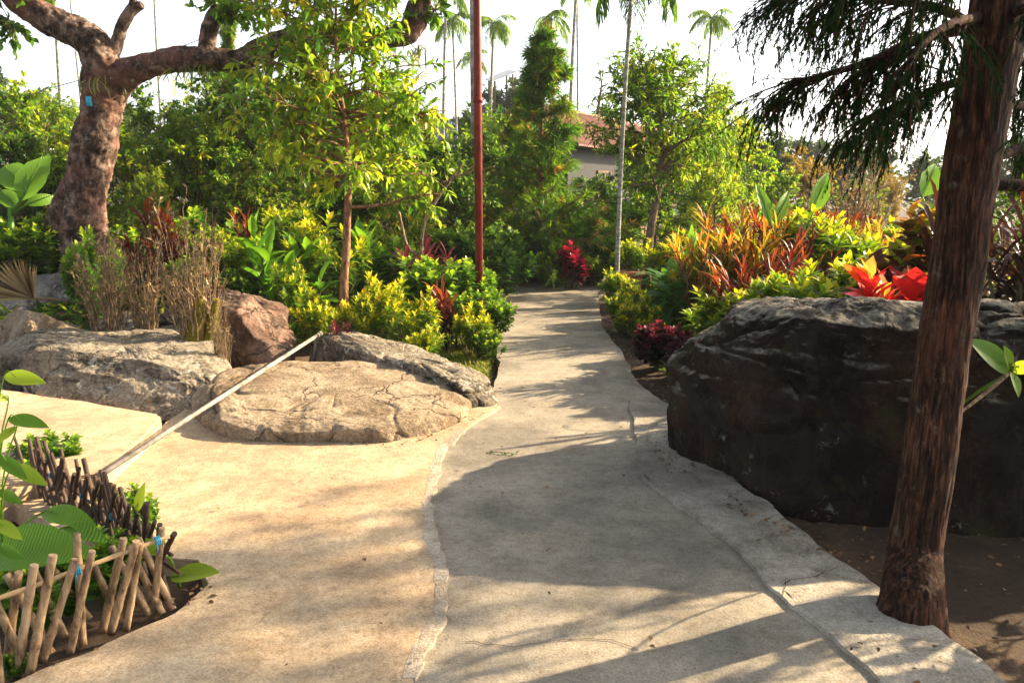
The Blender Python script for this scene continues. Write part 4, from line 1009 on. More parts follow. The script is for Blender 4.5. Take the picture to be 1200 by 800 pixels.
# twiggy bushes among boulders
put('twiggy', 130, 7.35, 262, 'dense brown twiggy bush behind the grey mottled boulder', v=0, wide=.9, z=.22)
put('twiggy', 172, 7.45, 268, 'pale upright twiggy bush right of the brown one', v=1, wide=.8, z=.22)
tw = put('twiggy', 232, 7.15, 215, 'tall bare twiggy bush on mossy stumps in front of the red-brown boulder', v=2, wide=.75, z=.10)
put('twiggy', 262, 6.75, 330, 'small straw-coloured twig tuft beside the mossy stumps', v=1, wide=.5, z=.05)
mb = MB(); s = tw.scale[0]
b = np.array(tw.location)
for L in ([(225, 425, 26), (228, 395, 22), (234, 365, 20), (232, 340, 10)], [(236, 425, 14), (244, 398, 12), (250, 372, 12), (254, 350, 6)]):
    gnarl(mb, [[p[0] - b[0], p[1] - b[1], p[2] - b[2], p[3]] for p in [A(x, y, 7.1, w) for x, y, w in L]], n=16, amp=.2, sub=6)
for vv in mb.v: vv /= np.array(tw.scale)[None]; 
a_ = tw.rotation_euler.z
for vv in mb.v:
    x, y = vv[:, 0].copy(), vv[:, 1].copy()
    vv[:, 0] = x * math.cos(-a_) - y * math.sin(-a_); vv[:, 1] = x * math.sin(-a_) + y * math.cos(-a_)
mb.build('mossy_stump', M['moss'], tw)
# centre, far end of the path
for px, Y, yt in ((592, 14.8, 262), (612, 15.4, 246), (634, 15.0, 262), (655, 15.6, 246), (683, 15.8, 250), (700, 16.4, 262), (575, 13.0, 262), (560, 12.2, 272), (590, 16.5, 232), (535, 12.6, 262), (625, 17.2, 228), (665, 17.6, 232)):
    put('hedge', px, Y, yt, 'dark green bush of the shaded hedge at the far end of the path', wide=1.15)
put('lime', 648, 14.2, 283, 'light green bush left of the magenta plant at the path end', wide=.8)
put('magenta', 668, 14.0, 280, 'magenta red leaved plant in front of the dark hedge', wide=.9)
put('hedge2', 692, 14.6, 296, 'leafy green bush right of the magenta plant', wide=.9)
put('red', 704, 15.8, 285, 'small red plant in the shade left of the areca trunk', wide=.7)
# right of the path
put('crotongreen', 722, 11.2, 312, 'green croton at the right edge where the path narrows', wide=.8)
put('croton', 738, 10.3, 322, 'upright yellow-tipped croton beside the slender tree foot', wide=.8)
put('croton', 751, 9.2, 343, 'round golden yellow croton beside the path', wide=1.1)
put('crotongreen', 728, 9.8, 342, 'low olive green croton left of the golden one', wide=.9)
put('coleus', 775, 7.7, 372, 'dark red low plant nearest the golden croton', wide=1.0)
put('coleus', 762, 8.4, 385, 'dark red low plant by the path behind the nearer ones', wide=1.0)
put('coleus', 806, 7.2, 385, 'dark red low plant beside the left end of the huge boulder', wide=.9)
put('coleus', 795, 8.5, 378, 'dark red plant with magenta tops under the croton hedge', wide=.9)
put('fern', 793, 9.4, 318, 'arching dark green fern behind the golden croton', wide=1.2)
put('fern', 782, 10.2, 300, 'arching fern farther back near the slender trunk', wide=1.1)
put('ginger', 805, 9.8, 262, 'broad green leaves at the left end of the croton hedge', wide=.8)
put('lime', 700, 17.5, 270, 'sunlit leafy bush behind the areca trunk')
put('croton', 790, 12.6, 268, 'yellow croton in the sunlit bed behind the slender tree', wide=1.1)
put('hedge2', 740, 14.5, 288, 'green bush behind the terracotta pot', wide=1.3)
put('hedge2', 775, 15.5, 280, 'green bush behind the slender tree trunk', wide=1.3)
# tall crotons behind the big boulder
right = [('sunset', 828, 8.0, 262, 'orange-tipped croton, leftmost of the tall hedge over the boulder'),
         ('redtall', 848, 8.6, 245, 'dark red croton second from the left of the tall hedge'),
         ('sunset', 872, 8.2, 228, 'croton with a bright orange crest, tallest of the hedge'),
         ('redtall', 880, 7.4, 262, 'maroon leaved croton in front of the orange crested one'),
         ('redtall', 905, 8.8, 232, 'dark red croton between the two banana leaves'),
         ('redtall', 925, 7.8, 258, 'maroon croton under the right banana leaf'),
         ('crotongreen', 950, 8.4, 238, 'yellow-green croton at the middle of the hedge'),
         ('crotongreen', 905, 6.9, 318, 'green croton low behind the boulder top'),
         ('redtall', 975, 8.8, 240, 'reddish croton right of the right banana leaf'),
         ('crotongreen', 945, 6.8, 310, 'yellow-green croton just above the boulder rim'),
         ('sunset', 1000, 9.4, 250, 'pale orange croton toward the right of the hedge'),
         ('crotongreen', 985, 7.2, 292, 'green croton left of the flame coloured plant'),
         ('crotongreen', 850, 7.3, 330, 'low green croton at the left shoulder of the boulder'),
         ('sunset', 1035, 9.8, 262, 'hazy orange croton behind the flame coloured plants'),
         ('darkcroton', 1062, 6.9, 232, 'big leaved maroon and gold croton left of the cedar trunk'),
         ('crotongreen', 1045, 7.6, 285, 'yellow croton behind the right flame coloured plant'),
         ('crotongreen', 1090, 8.5, 262, 'yellow-green croton hidden behind the cedar trunk'),
         ('crotongreen', 1160, 7.0, 300, 'green croton right of the cedar trunk'),
         ('lime', 1190, 6.6, 320, 'leafy green bush at the right picture edge')]
for k_, px, Y, yt, lb in right: put(k_, px, Y + (1.2 if px < 1040 and Y > 7.7 else 0), yt, lb, wide=.95 if 'green' not in k_ else 1.1)
put('flame', 1012, 5.75, 300, 'flame red plant with a pale orange heart on the boulder rim', wide=1.0, v=0)
put('flame', 1052, 5.9, 312, 'orange-red plant beside the cedar trunk on the boulder rim', wide=1.2, v=1)
put('dracaena', 1072, 6.6, 205, 'dark cordyline with long arching leaves left of the cedar trunk', wide=.8)
put('dracaena', 1178, 5.9, 175, 'tall dark strap leaved plant right of the cedar trunk', wide=.8)
put('dracaena', 1215, 5.9, 215, 'dark strap leaved plant half outside the right edge', wide=.8)
# background beds of orange
for px, Y, yt in ((880, 11.5, 242), (925, 12.5, 238), (965, 12.2, 240), (1010, 12.8, 240), (1055, 12.2, 246), (840, 11, 262), (1130, 12, 250), (1175, 11.5, 255), (990, 14.5, 236), (900, 15, 232)):
    k_ = ('sunset', 'crotongreen', 'redtall', 'crotongreen')[int(px) // 5 % 4]
    put(k_, px, Y, yt + 6, {'sunset': 'orange and green croton of the sunlit bed behind the tall hedge', 'crotongreen': 'yellow-green croton of the sunlit bed behind the tall hedge', 'redtall': 'reddish croton of the sunlit bed behind the tall hedge'}[k_], wide=1.2, group='crotons of the bed behind')
# banana leaves
def banana(px, Y, leaves, label):
    b = base(px, Y); t = empty('banana_plant', b); tag(t, label, 'plant', 'banana plants')
    mb = MB(); mb.tubes(np.array([[0, 0, -.05], [0, 0, .5], [.02, 0, 1.0]]), [.05, .045, .03], 8); mb.build('stem', M['banana'], t)
    for (x0, y0, x1, y1, w, dr) in leaves:
        p0 = at(x0, y0, Y) - b; p1 = at(x1, y1, Y + .1) - b; L = np.linalg.norm(p1 - p0)
        mb = MB(); TV, TF = leaf_t(w, 10, .35, dr, .45)
        TV = TV.copy(); TV[:, 0] *= 1 + .05 * np.sin(TV[:, 1] * 40)
        mb.leaves(p0[None], (p1 - p0)[None], L, (TV, TF), np.array([.9]), up=np.array([[.3, -1.0, .5]]))
        P = p0[None] + (p1 - p0)[None] * np.linspace(0, .9, 5)[:, None]; mb.tubes(P - np.array([0, -.01, 0]), .012 * np.linspace(1, .3, 5), 5)
        st_ = np.array([[.02, 0, .9], (p0 * .6 + np.array([.02, 0, .9]) * .4), p0]); mb.tubes(st_, [.022, .016, .012], 6)
        mb.build('leaf', M['banana'], t)
banana(905, 9.6, [(902, 262, 888, 212, .16, .1), (905, 265, 929, 220, .15, .2)], 'banana plant with two upright bright leaves in the croton hedge')
banana(955, 9.8, [(950, 250, 973, 200, .2, .1)], 'banana plant with one tall sunlit leaf above the hedge')
banana(20, 10.5, [(25, 235, 52, 175, .25, .3), (30, 225, -10, 175, .28, .5), (20, 245, -5, 215, .25, .3), (30, 240, 70, 225, .2, .5)], 'banana plant with big pale leaves left of the old trunk')
banana(1095, 9.0, [(1080, 230, 1100, 190, .3, .1)], 'banana plant glowing yellow-green behind the cedar trunk')

# ------------------------------------------------------------------ thicket behind the left bed
TH = [('lighttree', 185, 11.6, 190), ('lighttree', 125, 12.2, 130), ('thicket', 290, 11.9, 165), ('thicket', 15, 13.5, 78), ('thicket', 60, 14.5, 95), ('lighttree', 155, 12.5, 150), ('thicket', 195, 13.5, 95), ('lighttree', 235, 13.0, 120), ('thicket', 262, 14.5, 82),
      ('thicketdark', 300, 13.5, 75), ('thicket', 335, 15, 62), ('thicketdark', 365, 13.5, 90), ('lighttree', 330, 12.2, 150), ('thicket', 400, 15.5, 85), ('lighttree', 440, 13.5, 120),
      ('thicketdark', 470, 15.5, 95), ('thicket', 505, 14.5, 150), ('thicketdark', 530, 14.0, 168), ('thicketdark', 560, 16.5, 150), ('thicket', 590, 18, 118), ('thicketdark', 575, 20, 105), ('lighttree', 480, 12.3, 185),
      ('thicketdark', 20, 12, 150), ('thicketdark', 75, 12.5, 165), ('lighttree', 100, 16, 110), ('thicket', -30, 12, 110)]
LB = {'thicket': 'leafy green tree of the thicket behind the left bed', 'thicketdark': 'dark leafy tree of the thicket behind the left bed', 'lighttree': 'yellow-green leafy tree of the thicket behind the left bed'}
for k_, px, Y, yt in TH: put(k_, px, Y, yt, LB[k_])
# right of centre
put('thicketdark', 696, 17.5, 203, 'low dark tree in front of the house wall')
put('lime', 706, 18.5, 215, 'light green bush under the brown eave')
put('thicketdark', 736, 21, 160, 'dark leafy tree behind the areca trunk', wide=.9)
put('thicket', 768, 19, 165, 'leafy tree between the areca trunk and the slender tree')
put('lighttree', 835, 14, 75, 'loose light green tree right behind the slender tree', wide=.6)
put('thicket', 815, 15.5, 125, 'green tree filling the back right of the slender tree', wide=.9)
put('lighttree', 860, 16.5, 135, 'sunlit yellow-green tree over the left end of the croton hedge', wide=.9)
put('thicket', 795, 18, 150, 'green tree deep behind the slender tree')
put('thicketdark', 840, 17.5, 190, 'dark low tree behind the croton hedge')
put('thicket', 1180, 13, 195, 'green tree at the right picture edge behind the dark plant')
put('thicket', 1235, 12, 150, 'green tree just past the right picture edge')
# far
for i, (px, Y, yt, w) in enumerate(((900, 34, 150, 1.0), (985, 42, 168, 1.2), (1030, 45, 172, 1.3), (1080, 48, 175, 1.3), (1140, 44, 160, 1.2), (870, 40, 130, 1.0), (1000, 60, 160, 1.4), (940, 60, 158, 1.4),
        (590, 44, 85, 1.0), (560, 40, 120, 1.0), (715, 42, 118, .8), (760, 38, 120, 1.0), (640, 40, 125, 1.0), (810, 45, 120, 1.0), (450, 35, 110, 1), (380, 32, 105, 1), (300, 34, 110, 1), (230, 32, 112, 1), (160, 34, 115, 1), (60, 30, 100, 1), (0, 28, 60, 1), (-60, 30, 70, 1), (1200, 40, 150, 1.2), (510, 46, 138, 1.2), (1270, 42, 150, 1.2), (850, 60, 140, 1.3), (680, 60, 130, 1.2))):
    put('fartree', px, Y, yt, 'far tree standing in the haze beyond the garden', wide=w)
put('goldtree', 945, 24, 168, 'golden yellow flat-topped tree beyond the croton hedge', wide=1.0)
put('goldtree', 1040, 28, 190, 'faint golden tree right of the flat-topped one', wide=.8)
put('thicket', 1000, 20, 205, 'grey-green low tree behind the right banana leaf', wide=1.4)
put('thicket', 905, 22, 195, 'hazy green tree left of the golden flat-topped one', wide=1.3)
# bare twigs right
put('twiggy', 990, 17, 178, 'large pale tangle of bare twigs beyond the hedge', v=0, wide=1.5)
put('twiggy', 1150, 6.3, 240, 'leafless stems rising right of the cedar trunk', v=2, wide=.7)

# ------------------------------------------------------------------ red pole, grey pole
def pole(name, px, Y, r, ztop, mat, label, joints=()):
    b = base(px, Y); mb = MB(); t = empty(name, b); tag(t, label, 'pole')
    mb.tubes(np.array([[0, 0, -.1], [0, 0, ztop / 2], [0, 0, ztop]]), [r, r, r], 20); mb.build('shaft', M[mat], t)
    for z in joints:
        mb = MB(); mb.tubes(np.array([[0, 0, z - .03], [0, 0, z + .03]]), [r * 1.25, r * 1.25], 20); mb.build('collar', M[mat], t)
    mb = MB(); mb.tubes(np.array([[0, 0, -.02], [0, 0, .03]]), [r * 2.6, r * 2.6], 16); mb.build('foot', M['grey_metal'], t)
    mb = MB(); mb.tubes(np.array([[0, 0, ztop], [0, 0, ztop + .03]]), [r * 1.15, r * .8], 16); mb.build('cap', M[mat], t)
    return t
pole('flag_pole', 562, 9.6, .047, 6.5, 'red_paint', 'tall thin dark red metal pole left of the path', (2.75,))
pole('metal_pole', 556, 18.0, .055, 10, 'grey_metal', 'thin grey pole directly behind the red pole')

# ------------------------------------------------------------------ grey rail across the boulders
a0, a1 = G(118, 556, .13), at(375, 391, 7.4)
t = empty('metal_rail', a0); tag(t, 'straight grey metal pipe sloping from the terrace up between the boulders', 'rail')
mb = MB(); d = a1 - a0; mb.tubes(np.array([[0, 0, 0], d * .5, d]), [.0165, .0165, .0165], 16); mb.build('pipe', M['grey_metal'], t)
mb = MB(); lb = at(366, 415, 7.5) - a0; mb.tubes(np.array([d * .985, (d + lb) / 2, lb + [0, 0, -.15]]), [.02, .02, .02], 10); mb.build('leg', M['grey_metal'], t)
mb = MB(); mb.tubes(np.array([d * .99, d * 1.006]), [.022, .022], 16); mb.build('end_cap', M['grey_metal'], t)

# ------------------------------------------------------------------ bamboo fence, lower left
ft = empty('bamboo_fence', (-1.5, 2.8, 0)); tag(ft, 'little crossed bamboo stake fence with blue ties around a planting hole at lower left', 'fence')
fo = np.array(ft.location)
def stake(p0, p1, r, mat, nm='stake'):
    mb = MB(); p0 = np.array(p0) - fo; p1 = np.array(p1) - fo
    k = 15; t_ = np.linspace(0, 1, k)[:, None]; P = p0 + (p1 - p0) * t_ + rng.normal(0, .0006, (k, 3))
    rr = r * (1 + rng.normal(0, .015, k)); rr[4] *= 1.13; rr[10] *= 1.13; rr *= np.linspace(1.05, .9, k)
    mb.tubes(P, rr, 12); return mb.build(nm, M[mat], ft)
front = [((8, 775), (22, 670)), ((35, 790), (62, 650)), ((75, 745), (38, 665)), ((60, 765), (8, 672)), ((82, 765), (108, 645)), ((105, 725), (58, 660)), ((97, 755), (90, 625)), ((80, 762), (118, 740)),
         ((120, 740), (145, 630)), ((148, 738), (165, 636)), ((140, 725), (98, 640)), ((175, 720), (130, 640)), ((203, 714), (162, 630)), ((180, 716), (190, 618)), ((0, 800), (-12, 690)), ((28, 780), (-20, 670))]
front += [((50, 775), (88, 655)), ((130, 742), (160, 634)), ((190, 718), (150, 640)), ((20, 790), (40, 662))]
front = [f for f in front if f != ((80, 762), (118, 740))]
for i, ((x0, y0), (x1, y1)) in enumerate(front):
    p0 = G(x0, y0, -.02); Yt = p0[1] + (.035 if i % 2 else -.01)
    stake(p0, at(x1, y1, Yt), .0125 + .003 * rng.random(), 'bamboo')
r0 = at(-60, 722, 2.40); r1 = at(199, 628, 2.84)
stake(r0, r1, .0085, 'bamboo_rail', 'rail')
for px, py in ((181, 637), (80, 674)):
    c_ = r0 + (r1 - r0) * (px + 60) / 257
    mb = MB()
    for k in (-1, 0, 1):
        a = np.linspace(0, 6.28, 12); u = unit(r1 - r0); X = unit(np.cross(u, [0, 0, 1.0])); Z = np.cross(X, u)
        P = (c_ - fo)[None] + u * .006 * k + (X[None] * np.cos(a)[:, None] + Z[None] * np.sin(a)[:, None]) * .016
        mb.tubes(P, np.full(12, .003), 5)
    mb.tubes(np.array([c_ - fo + [.0, -.016, 0], c_ - fo + [.008, -.02, -.02], c_ - fo + [.004, -.02, -.04]]), [.002] * 3, 5)
    mb.build('tie', M['blue_tie'], ft)
# side row, dark stakes
s0, s1 = np.array([-1.36, 2.98, 0]), np.array([-2.62, 4.15, 0])
for i in range(26):
    u = (i + .3) / 26; p = s0 + (s1 - s0) * u
    for sg in (-1, 1):
        if i < 3 and sg < 0: continue
        q = p + (s1 - s0) / 20 * sg * (1.8 + 2.4 * rng.random()); zt = rng.uniform(.28, .40) * (1 - .12 * u)
        off = unit(np.cross(s1 - s0, [0, 0, 1.0])) * .012 * sg
        stake(p - off + [0, 0, -.03], q + off + [0, 0, zt], rng.uniform(.008, .0125), 'bamboo_dark')
stake(s0 + [0, 0, .19], s1 + [0, 0, .17], .007, 'bamboo_dark', 'rail')
stake(s0 + [.02, .02, .10], s1 + [.02, .02, .09], .007, 'bamboo_dark', 'rail')
for u in (.12, .34, .55, .8):
    c_ = s0 + (s1 - s0) * u + [0, 0, .19]; a = np.linspace(0, 6.28, 12); uu = unit(s1 - s0); X = unit(np.cross(uu, [0, 0, 1.0])); Z = np.cross(X, uu)
    mb = MB(); mb.tubes((c_ - fo)[None] + (X[None] * np.cos(a)[:, None] + Z[None] * np.sin(a)[:, None]) * .017, np.full(12, .0035), 5); mb.build('tie', M['blue_tie'], ft)

# plants inside the fence
def leafplant(name, label, root, leaves, mat='banana', stemr=.006, tm=None, parent_name='leaf'):
    t = empty(name, root); tag(t, label, 'plant')
    for (p0, p1, w, dr, up) in leaves:
        p0 = np.array(p0) - root; p1 = np.array(p1) - root; L = np.linalg.norm(p1 - p0)
        mb = MB(); mb.leaves(p0[None], (p1 - p0)[None], L, leaf_t(w, 8, .25, dr, .42), np.array([rng.uniform(.3, 1)]), up=np.array([up], float))
        c_ = np.array([p0[0] * .4, p0[1] * .4, p0[2] * .7]); T_ = tube_path([[0, 0, -.02, stemr], [*c_, stemr * .8], [*p0, stemr * .6], [*(p0 + (p1 - p0) * .3), stemr * .3]], 4)
        mb.tubes(T_[:, :3], T_[:, 3], 6)
        mb.build('leaf', M[mat], t)
    return t
leafplant('big_leaf_plant', 'plant with one huge bright green leaf reaching over the bamboo stakes', np.array([-2.15, 3.0, 0]),
    [(at(-22, 652, 2.85), at(82, 620, 2.65), .19, .3, (.1, -.55, .85)), (at(75, 618, 3.0), at(125, 628, 2.95), .2, .2, (0, -.5, .9)), (at(50, 600, 3.2), at(108, 606, 3.1), .18, .2, (0, -.5, .9))], 'banana')
leafplant('seedling', 'small seedling with a pale leaf lying outside the fence corner', np.array([-1.40, 3.12, 0]),
    [(at(200, 676, 3.05), at(256, 666, 3.0), .22, .1, (0, -.4, 1)), (at(160, 600, 3.15), at(168, 565, 3.15), .15, .1, (0, -1, .2)), (at(186, 650, 3.0), at(170, 630, 3.0), .3, .1, (0, -1, .6))], 'lime')
lv = []
for px, py, dx_, dy_ in ((5, 440, 45, 5), (10, 490, 45, 6), (0, 535, 30, 25), (15, 545, 38, 22), (0, 575, 24, 14), (20, 500, -30, 20), (10, 470, -25, -12), (-5, 610, 30, 20), (0, 640, 26, 14)):
    Yq = 2.9 - .3 * rng.random(); lv.append((at(px, py, Yq), at(px + dx_, py + dy_, Yq - .05), .17, .15, (rng.normal(0, .4), -.7, .7)))
leafplant('vine', 'leafy vine climbing at the left picture edge above the fence', np.array([-2.0, 2.9, 0]), lv, 'lime', .004)
for px, py, w_, lb in ((40, 740, .9, 'low green plant behind the front stakes on the left'), (120, 700, .8, 'low green plant in the middle of the fenced hole'), (60, 560, .9, 'small leafy plant among the dark stakes'), (150, 640, .6, 'small plant at the inner fence corner')):
    p = G(px, py); sh = K['lime']
    sh.place(px, p[1] + .12, 0, lb, hgt=.30, wide=w_ * 1.5, z=-.05, group='plants inside the fence')
for px, py, lb in ((20, 792, 'tiny bright leaf sprig at the bottom left corner'),):
    p = G(px, py); K['lime'].place(px, p[1] + .05, 0, lb, hgt=.12, wide=.8, z=-.05, group='plants inside the fence')

# branch with green leaves from the right edge
t = leafplant('vine', 'arching green stem with pointed leaves in front of the boulder at right', np.array([1.78, 3.45, 0]),
    [(at(1183, 436, 3.2), at(1140, 395, 3.15), .2, .1, (.4, -1, .4)), (at(1185, 434, 3.2), at(1215, 425, 3.15), .3, .2, (.1, -1, .5)), (at(1184, 436, 3.2), at(1200, 465, 3.15), .25, .2, (.5, -1, .2)), (at(1184, 434, 3.2), at(1180, 405, 3.15), .22, .1, (.5, -1, .2))], 'green', .005)
b = G(1155, 560); 
mb = MB(); T_ = tube_path([A(1125, 484, 3.05, 3), A(1140, 472, 3.1, 4), A(1160, 456, 3.15, 5), A(1184, 436, 3.2, 4)], 6); mb.tubes(T_[:, :3] - np.array([1.78, 3.45, 0]), T_[:, 3], 6); mb.build('stem', M['twig'], t)

# ------------------------------------------------------------------ dry palm frond on the grey boulder
o0 = at(40, 350, 8.4); t = empty('dry_palm_frond', o0); tag(t, 'dry brown fan of a fallen palm frond over the grey boulder at far left', 'palm frond')
mb = MB(); n = 34
for i in range(n):
    a = i / (n - 1); tipx, tipy = -5 + 45 * a ** 1.4 - 30 * (1 - a), 352 - 48 * math.sin(a * 2.2) ; tip = at(tipx, tipy, 8.2 + rng.normal(0, .04)) - o0
    mb.leaves(np.zeros((1, 3)), tip[None], np.linalg.norm(tip), T_STRAP3, np.array([rng.random()]), .45, up=np.array([[rng.normal(0, .5), -1, .5]]))
mb.build('leaflets', M['dry'], t)
mb = MB(); mb.tubes(np.array([[0, 0, 0], at(60, 350, 8.4) - o0, at(85, 355, 8.4) - o0]), [.02, .016, .012], 6); mb.build('stalk', M['dry'], t)

# ------------------------------------------------------------------ flower pot
b = base(737, 12.0); t = empty('flower_pot', b, 0, 1.0); tag(t, 'terracotta flower pot with a rolled rim beside the slender tree', 'pot')
def lathe(prof, n=28):
    V, Fq = [], []
    for r_, z_ in prof:
        for j in range(n): V.append([r_ * math.cos(j / n * 6.2832), r_ * math.sin(j / n * 6.2832), z_])
    for i in range(len(prof) - 1):
        for j in range(n): Fq.append([i * n + j, i * n + (j + 1) % n, (i + 1) * n + (j + 1) % n, (i + 1) * n + j])
    mb = MB(); mb.add(V, Fq); return mb
lathe([(.001, 0), (.11, 0), (.13, .02), (.19, .46), (.19, .47)]).build('pot_body', M['terracotta'], t)
lathe([(.19, .47), (.225, .475), (.235, .51), (.225, .54), (.20, .545), (.18, .52), (.17, .48)]).build('rim', M['terracotta'], t)
lathe([(.001, .50), (.182, .50)]).build('potting_soil', M['soil'], t)
K['crotongreen'].place(737, 12.0, 0, 'yellow-green croton growing in the terracotta pot', hgt=.55, z=float(b[2]) + .49, wide=.8)

# ------------------------------------------------------------------ houses behind the trees
def house(name, label, c, L, W, hw, hr, rz, wall, roof, gable=True):
    t = empty(name, c, rz); tag(t, label, 'house')
    mb = MB()
    x, y = L / 2, W / 2
    V = [[-x, -y, 0], [x, -y, 0], [x, y, 0], [-x, y, 0], [-x, -y, hw], [x, -y, hw], [x, y, hw], [-x, y, hw], [-x, 0, hw + hr - .1], [x, 0, hw + hr - .1]]
    mb.add(V, [[0, 1, 5, 4], [2, 3, 7, 6], [3, 0, 4, 7], [1, 2, 6, 5]], smooth=False); mb.add(V, [[4, 8, 7], [5, 6, 9]], smooth=False)
    mb.build('wall', M[wall], t)
    # corrugated roof: two wavy sheets with thickness
    mb = MB(); n = int((L + .8) / .07)
    for sg in (-1, 1):
        xs = np.linspace(-x - .4, x + .4, n); wv = .022 * np.cos(np.arange(n) * math.pi)
        R0 = np.stack([xs, np.full(n, sg * -.0), hw + hr + wv], 1); R1 = np.stack([xs, np.full(n, sg * (y + .5)), hw - hr * .5 / y + wv], 1)
        V = np.concatenate([R0, R1, R0 - [0, 0, .03], R1 - [0, 0, .03]]); i = np.arange(n - 1)
        mb.add(V, np.concatenate([np.stack([i, i + 1, i + n + 1, i + n], 1), np.stack([i + 2 * n, i + 3 * n, i + 3 * n + 1, i + 2 * n + 1], 1), np.stack([i + n, i + n + 1, i + 3 * n + 1, i + 3 * n], 1)]), smooth=False)
    rf = mb.build('roof', M[roof], t)
    mb = MB(); mb.tubes(np.array([[-x - .42, 0, hw + hr + .02], [x + .42, 0, hw + hr + .02]]), [.07, .07], 10); mb.build('ridge_cap', M[roof], rf)
    def frame(cx, cz, w, h, side):
        mb = MB()
        for (a, b_, c_, d_) in ((-w / 2, w / 2, -h / 2, -h / 2 + .07), (-w / 2, w / 2, h / 2 - .07, h / 2), (-w / 2, -w / 2 + .07, -h / 2 + .07, h / 2 - .07), (w / 2 - .07, w / 2, -h / 2 + .07, h / 2 - .07), (-.03, .03, -h / 2 + .07, h / 2 - .07)):
            V = [[cx + a, side - .05, cz + c_], [cx + b_, side - .05, cz + c_], [cx + b_, side - .05, cz + d_], [cx + a, side - .05, cz + d_], [cx + a, side + .0, cz + c_], [cx + b_, side + .0, cz + c_], [cx + b_, side + .0, cz + d_], [cx + a, side + .0, cz + d_]]
            mb.add(V, [[0, 1, 2, 3], [4, 7, 6, 5], [0, 4, 5, 1], [1, 5, 6, 2], [2, 6, 7, 3], [3, 7, 4, 0]], smooth=False)
        return mb
    for cx in (-L * .28, L * .28):
        w_ = frame(cx, hw * .55, 1.0, 1.1, -y).build('window', M['bark'] if wall == 'wall_dark' else M['white'], t)
        mb = MB(); mb.add([[cx - .46, -y - .02, hw * .55 - .5], [cx + .46, -y - .02, hw * .55 - .5], [cx + .46, -y - .02, hw * .55 + .5], [cx - .46, -y - .02, hw * .55 + .5]], [[0, 1, 2, 3]], smooth=False); mb.build('pane', M['glass'], w_)
    d_ = frame(0, 1.05, .95, 2.1, -y).build('door', M['bark_red'], t)
    mb = MB(); mb.add([[-.41, -y - .02, 0], [.41, -y - .02, 0], [.41, -y - .02, 2.05], [-.41, -y - .02, 2.05]], [[0, 1, 2, 3]], smooth=False); mb.build('door_leaf', M['bark_red'], d_)
    return t
hb = at(690, 200, 25)
hp = at(678, 170, 21.5); hL, hW = 11.0, 2.6
hc = np.array([hp[0], hp[1]]) - np.array([math.cos(R(60)) * (-hL / 2 - .4) - math.sin(R(60)) * (-hW / 2 - .5), math.sin(R(60)) * (-hL / 2 - .4) + math.cos(R(60)) * (-hW / 2 - .5)])
house('house', 'house with a rusty brown corrugated roof behind the areca trunk', (hc[0], hc[1], 0), hL, hW, hp[2] + .35, .85, R(60), 'wall_dark', 'roof_rust')
hb = at(540, 150, 42)
house('house', 'far house with a low blue-grey roof left of the red pole', (hb[0], 44, 0), 7.0, 5.0, 4.0, 1.6, R(4), 'wall_dark', 'roof_grey')
hb = at(370, 150, 22)
house('house', 'house with a reddish roof glimpsed behind the young tree', (hb[0], 24, 0), 5.0, 4, 2.4, 1.2, R(-15), 'wall_pink', 'roof_rust')
hb = at(-8, 205, 15)
house('house', 'pale house wall glimpsed behind banana leaves at far left', (hb[0] - 1.4, 17, 0), 3.2, 3, 2.0, .7, R(0), 'wall_pink', 'white')
# pale slanted roof of a lookout hut among the far trees
b = at(587, 88, 44); t = empty('lookout_hut', (b[0], 44, 0), R(20)); tag(t, 'far hut with a pale slanted roof above the trees right of the red pole', 'hut')
z0 = b[2]
mb = MB(); V = np.array([[-.7, -.6, z0 - .45], [.65, -.6, z0 + .1], [.65, .7, z0 + .35], [-.7, .7, z0 - .2]]); V = np.concatenate([V, V + [0, 0, .05]])
mb.add(V, [[3, 2, 1, 0], [4, 5, 6, 7], [0, 1, 5, 4], [1, 2, 6, 5], [2, 3, 7, 6], [3, 0, 4, 7]], smooth=False); mb.build('roof', M['white'], t)
for sx, sy, zz in ((-.5, -.45, -.4), (.5, -.45, .0), (.5, .5, .15), (-.5, .5, -.2)):
    mb = MB(); mb.tubes(np.array([[sx, sy, 0], [sx, sy, z0 + zz]]), [.06, .06], 8); mb.build('post', M['bark'], t)
mb = MB(); V = np.array([[x, y, z0 - q] for q in (1.6, 1.5) for x, y in ((-.6, -.5), (.6, -.5), (.6, .6), (-.6, .6))]); mb.add(V, [[3, 2, 1, 0], [4, 5, 6, 7], [0, 1, 5, 4], [1, 2, 6, 5], [2, 3, 7, 6], [3, 0, 4, 7]], smooth=False); mb.build('platform', M['bark'], t)

# ------------------------------------------------------------------ overhead cable
mb = MB(); p0, p1 = at(-60, 130, 24), at(420, -40, 24); P = np.array([p0 + (p1 - p0) * u - np.array([0, 0, .5 * math.sin(u * 3.14)]) for u in np.linspace(0, 1, 16)])
mb.tubes(P, np.full(16, .012), 5); tag(mb.build('power_cable', M['wire']), 'thin cable slanting across the sky above the left thicket', 'cable')

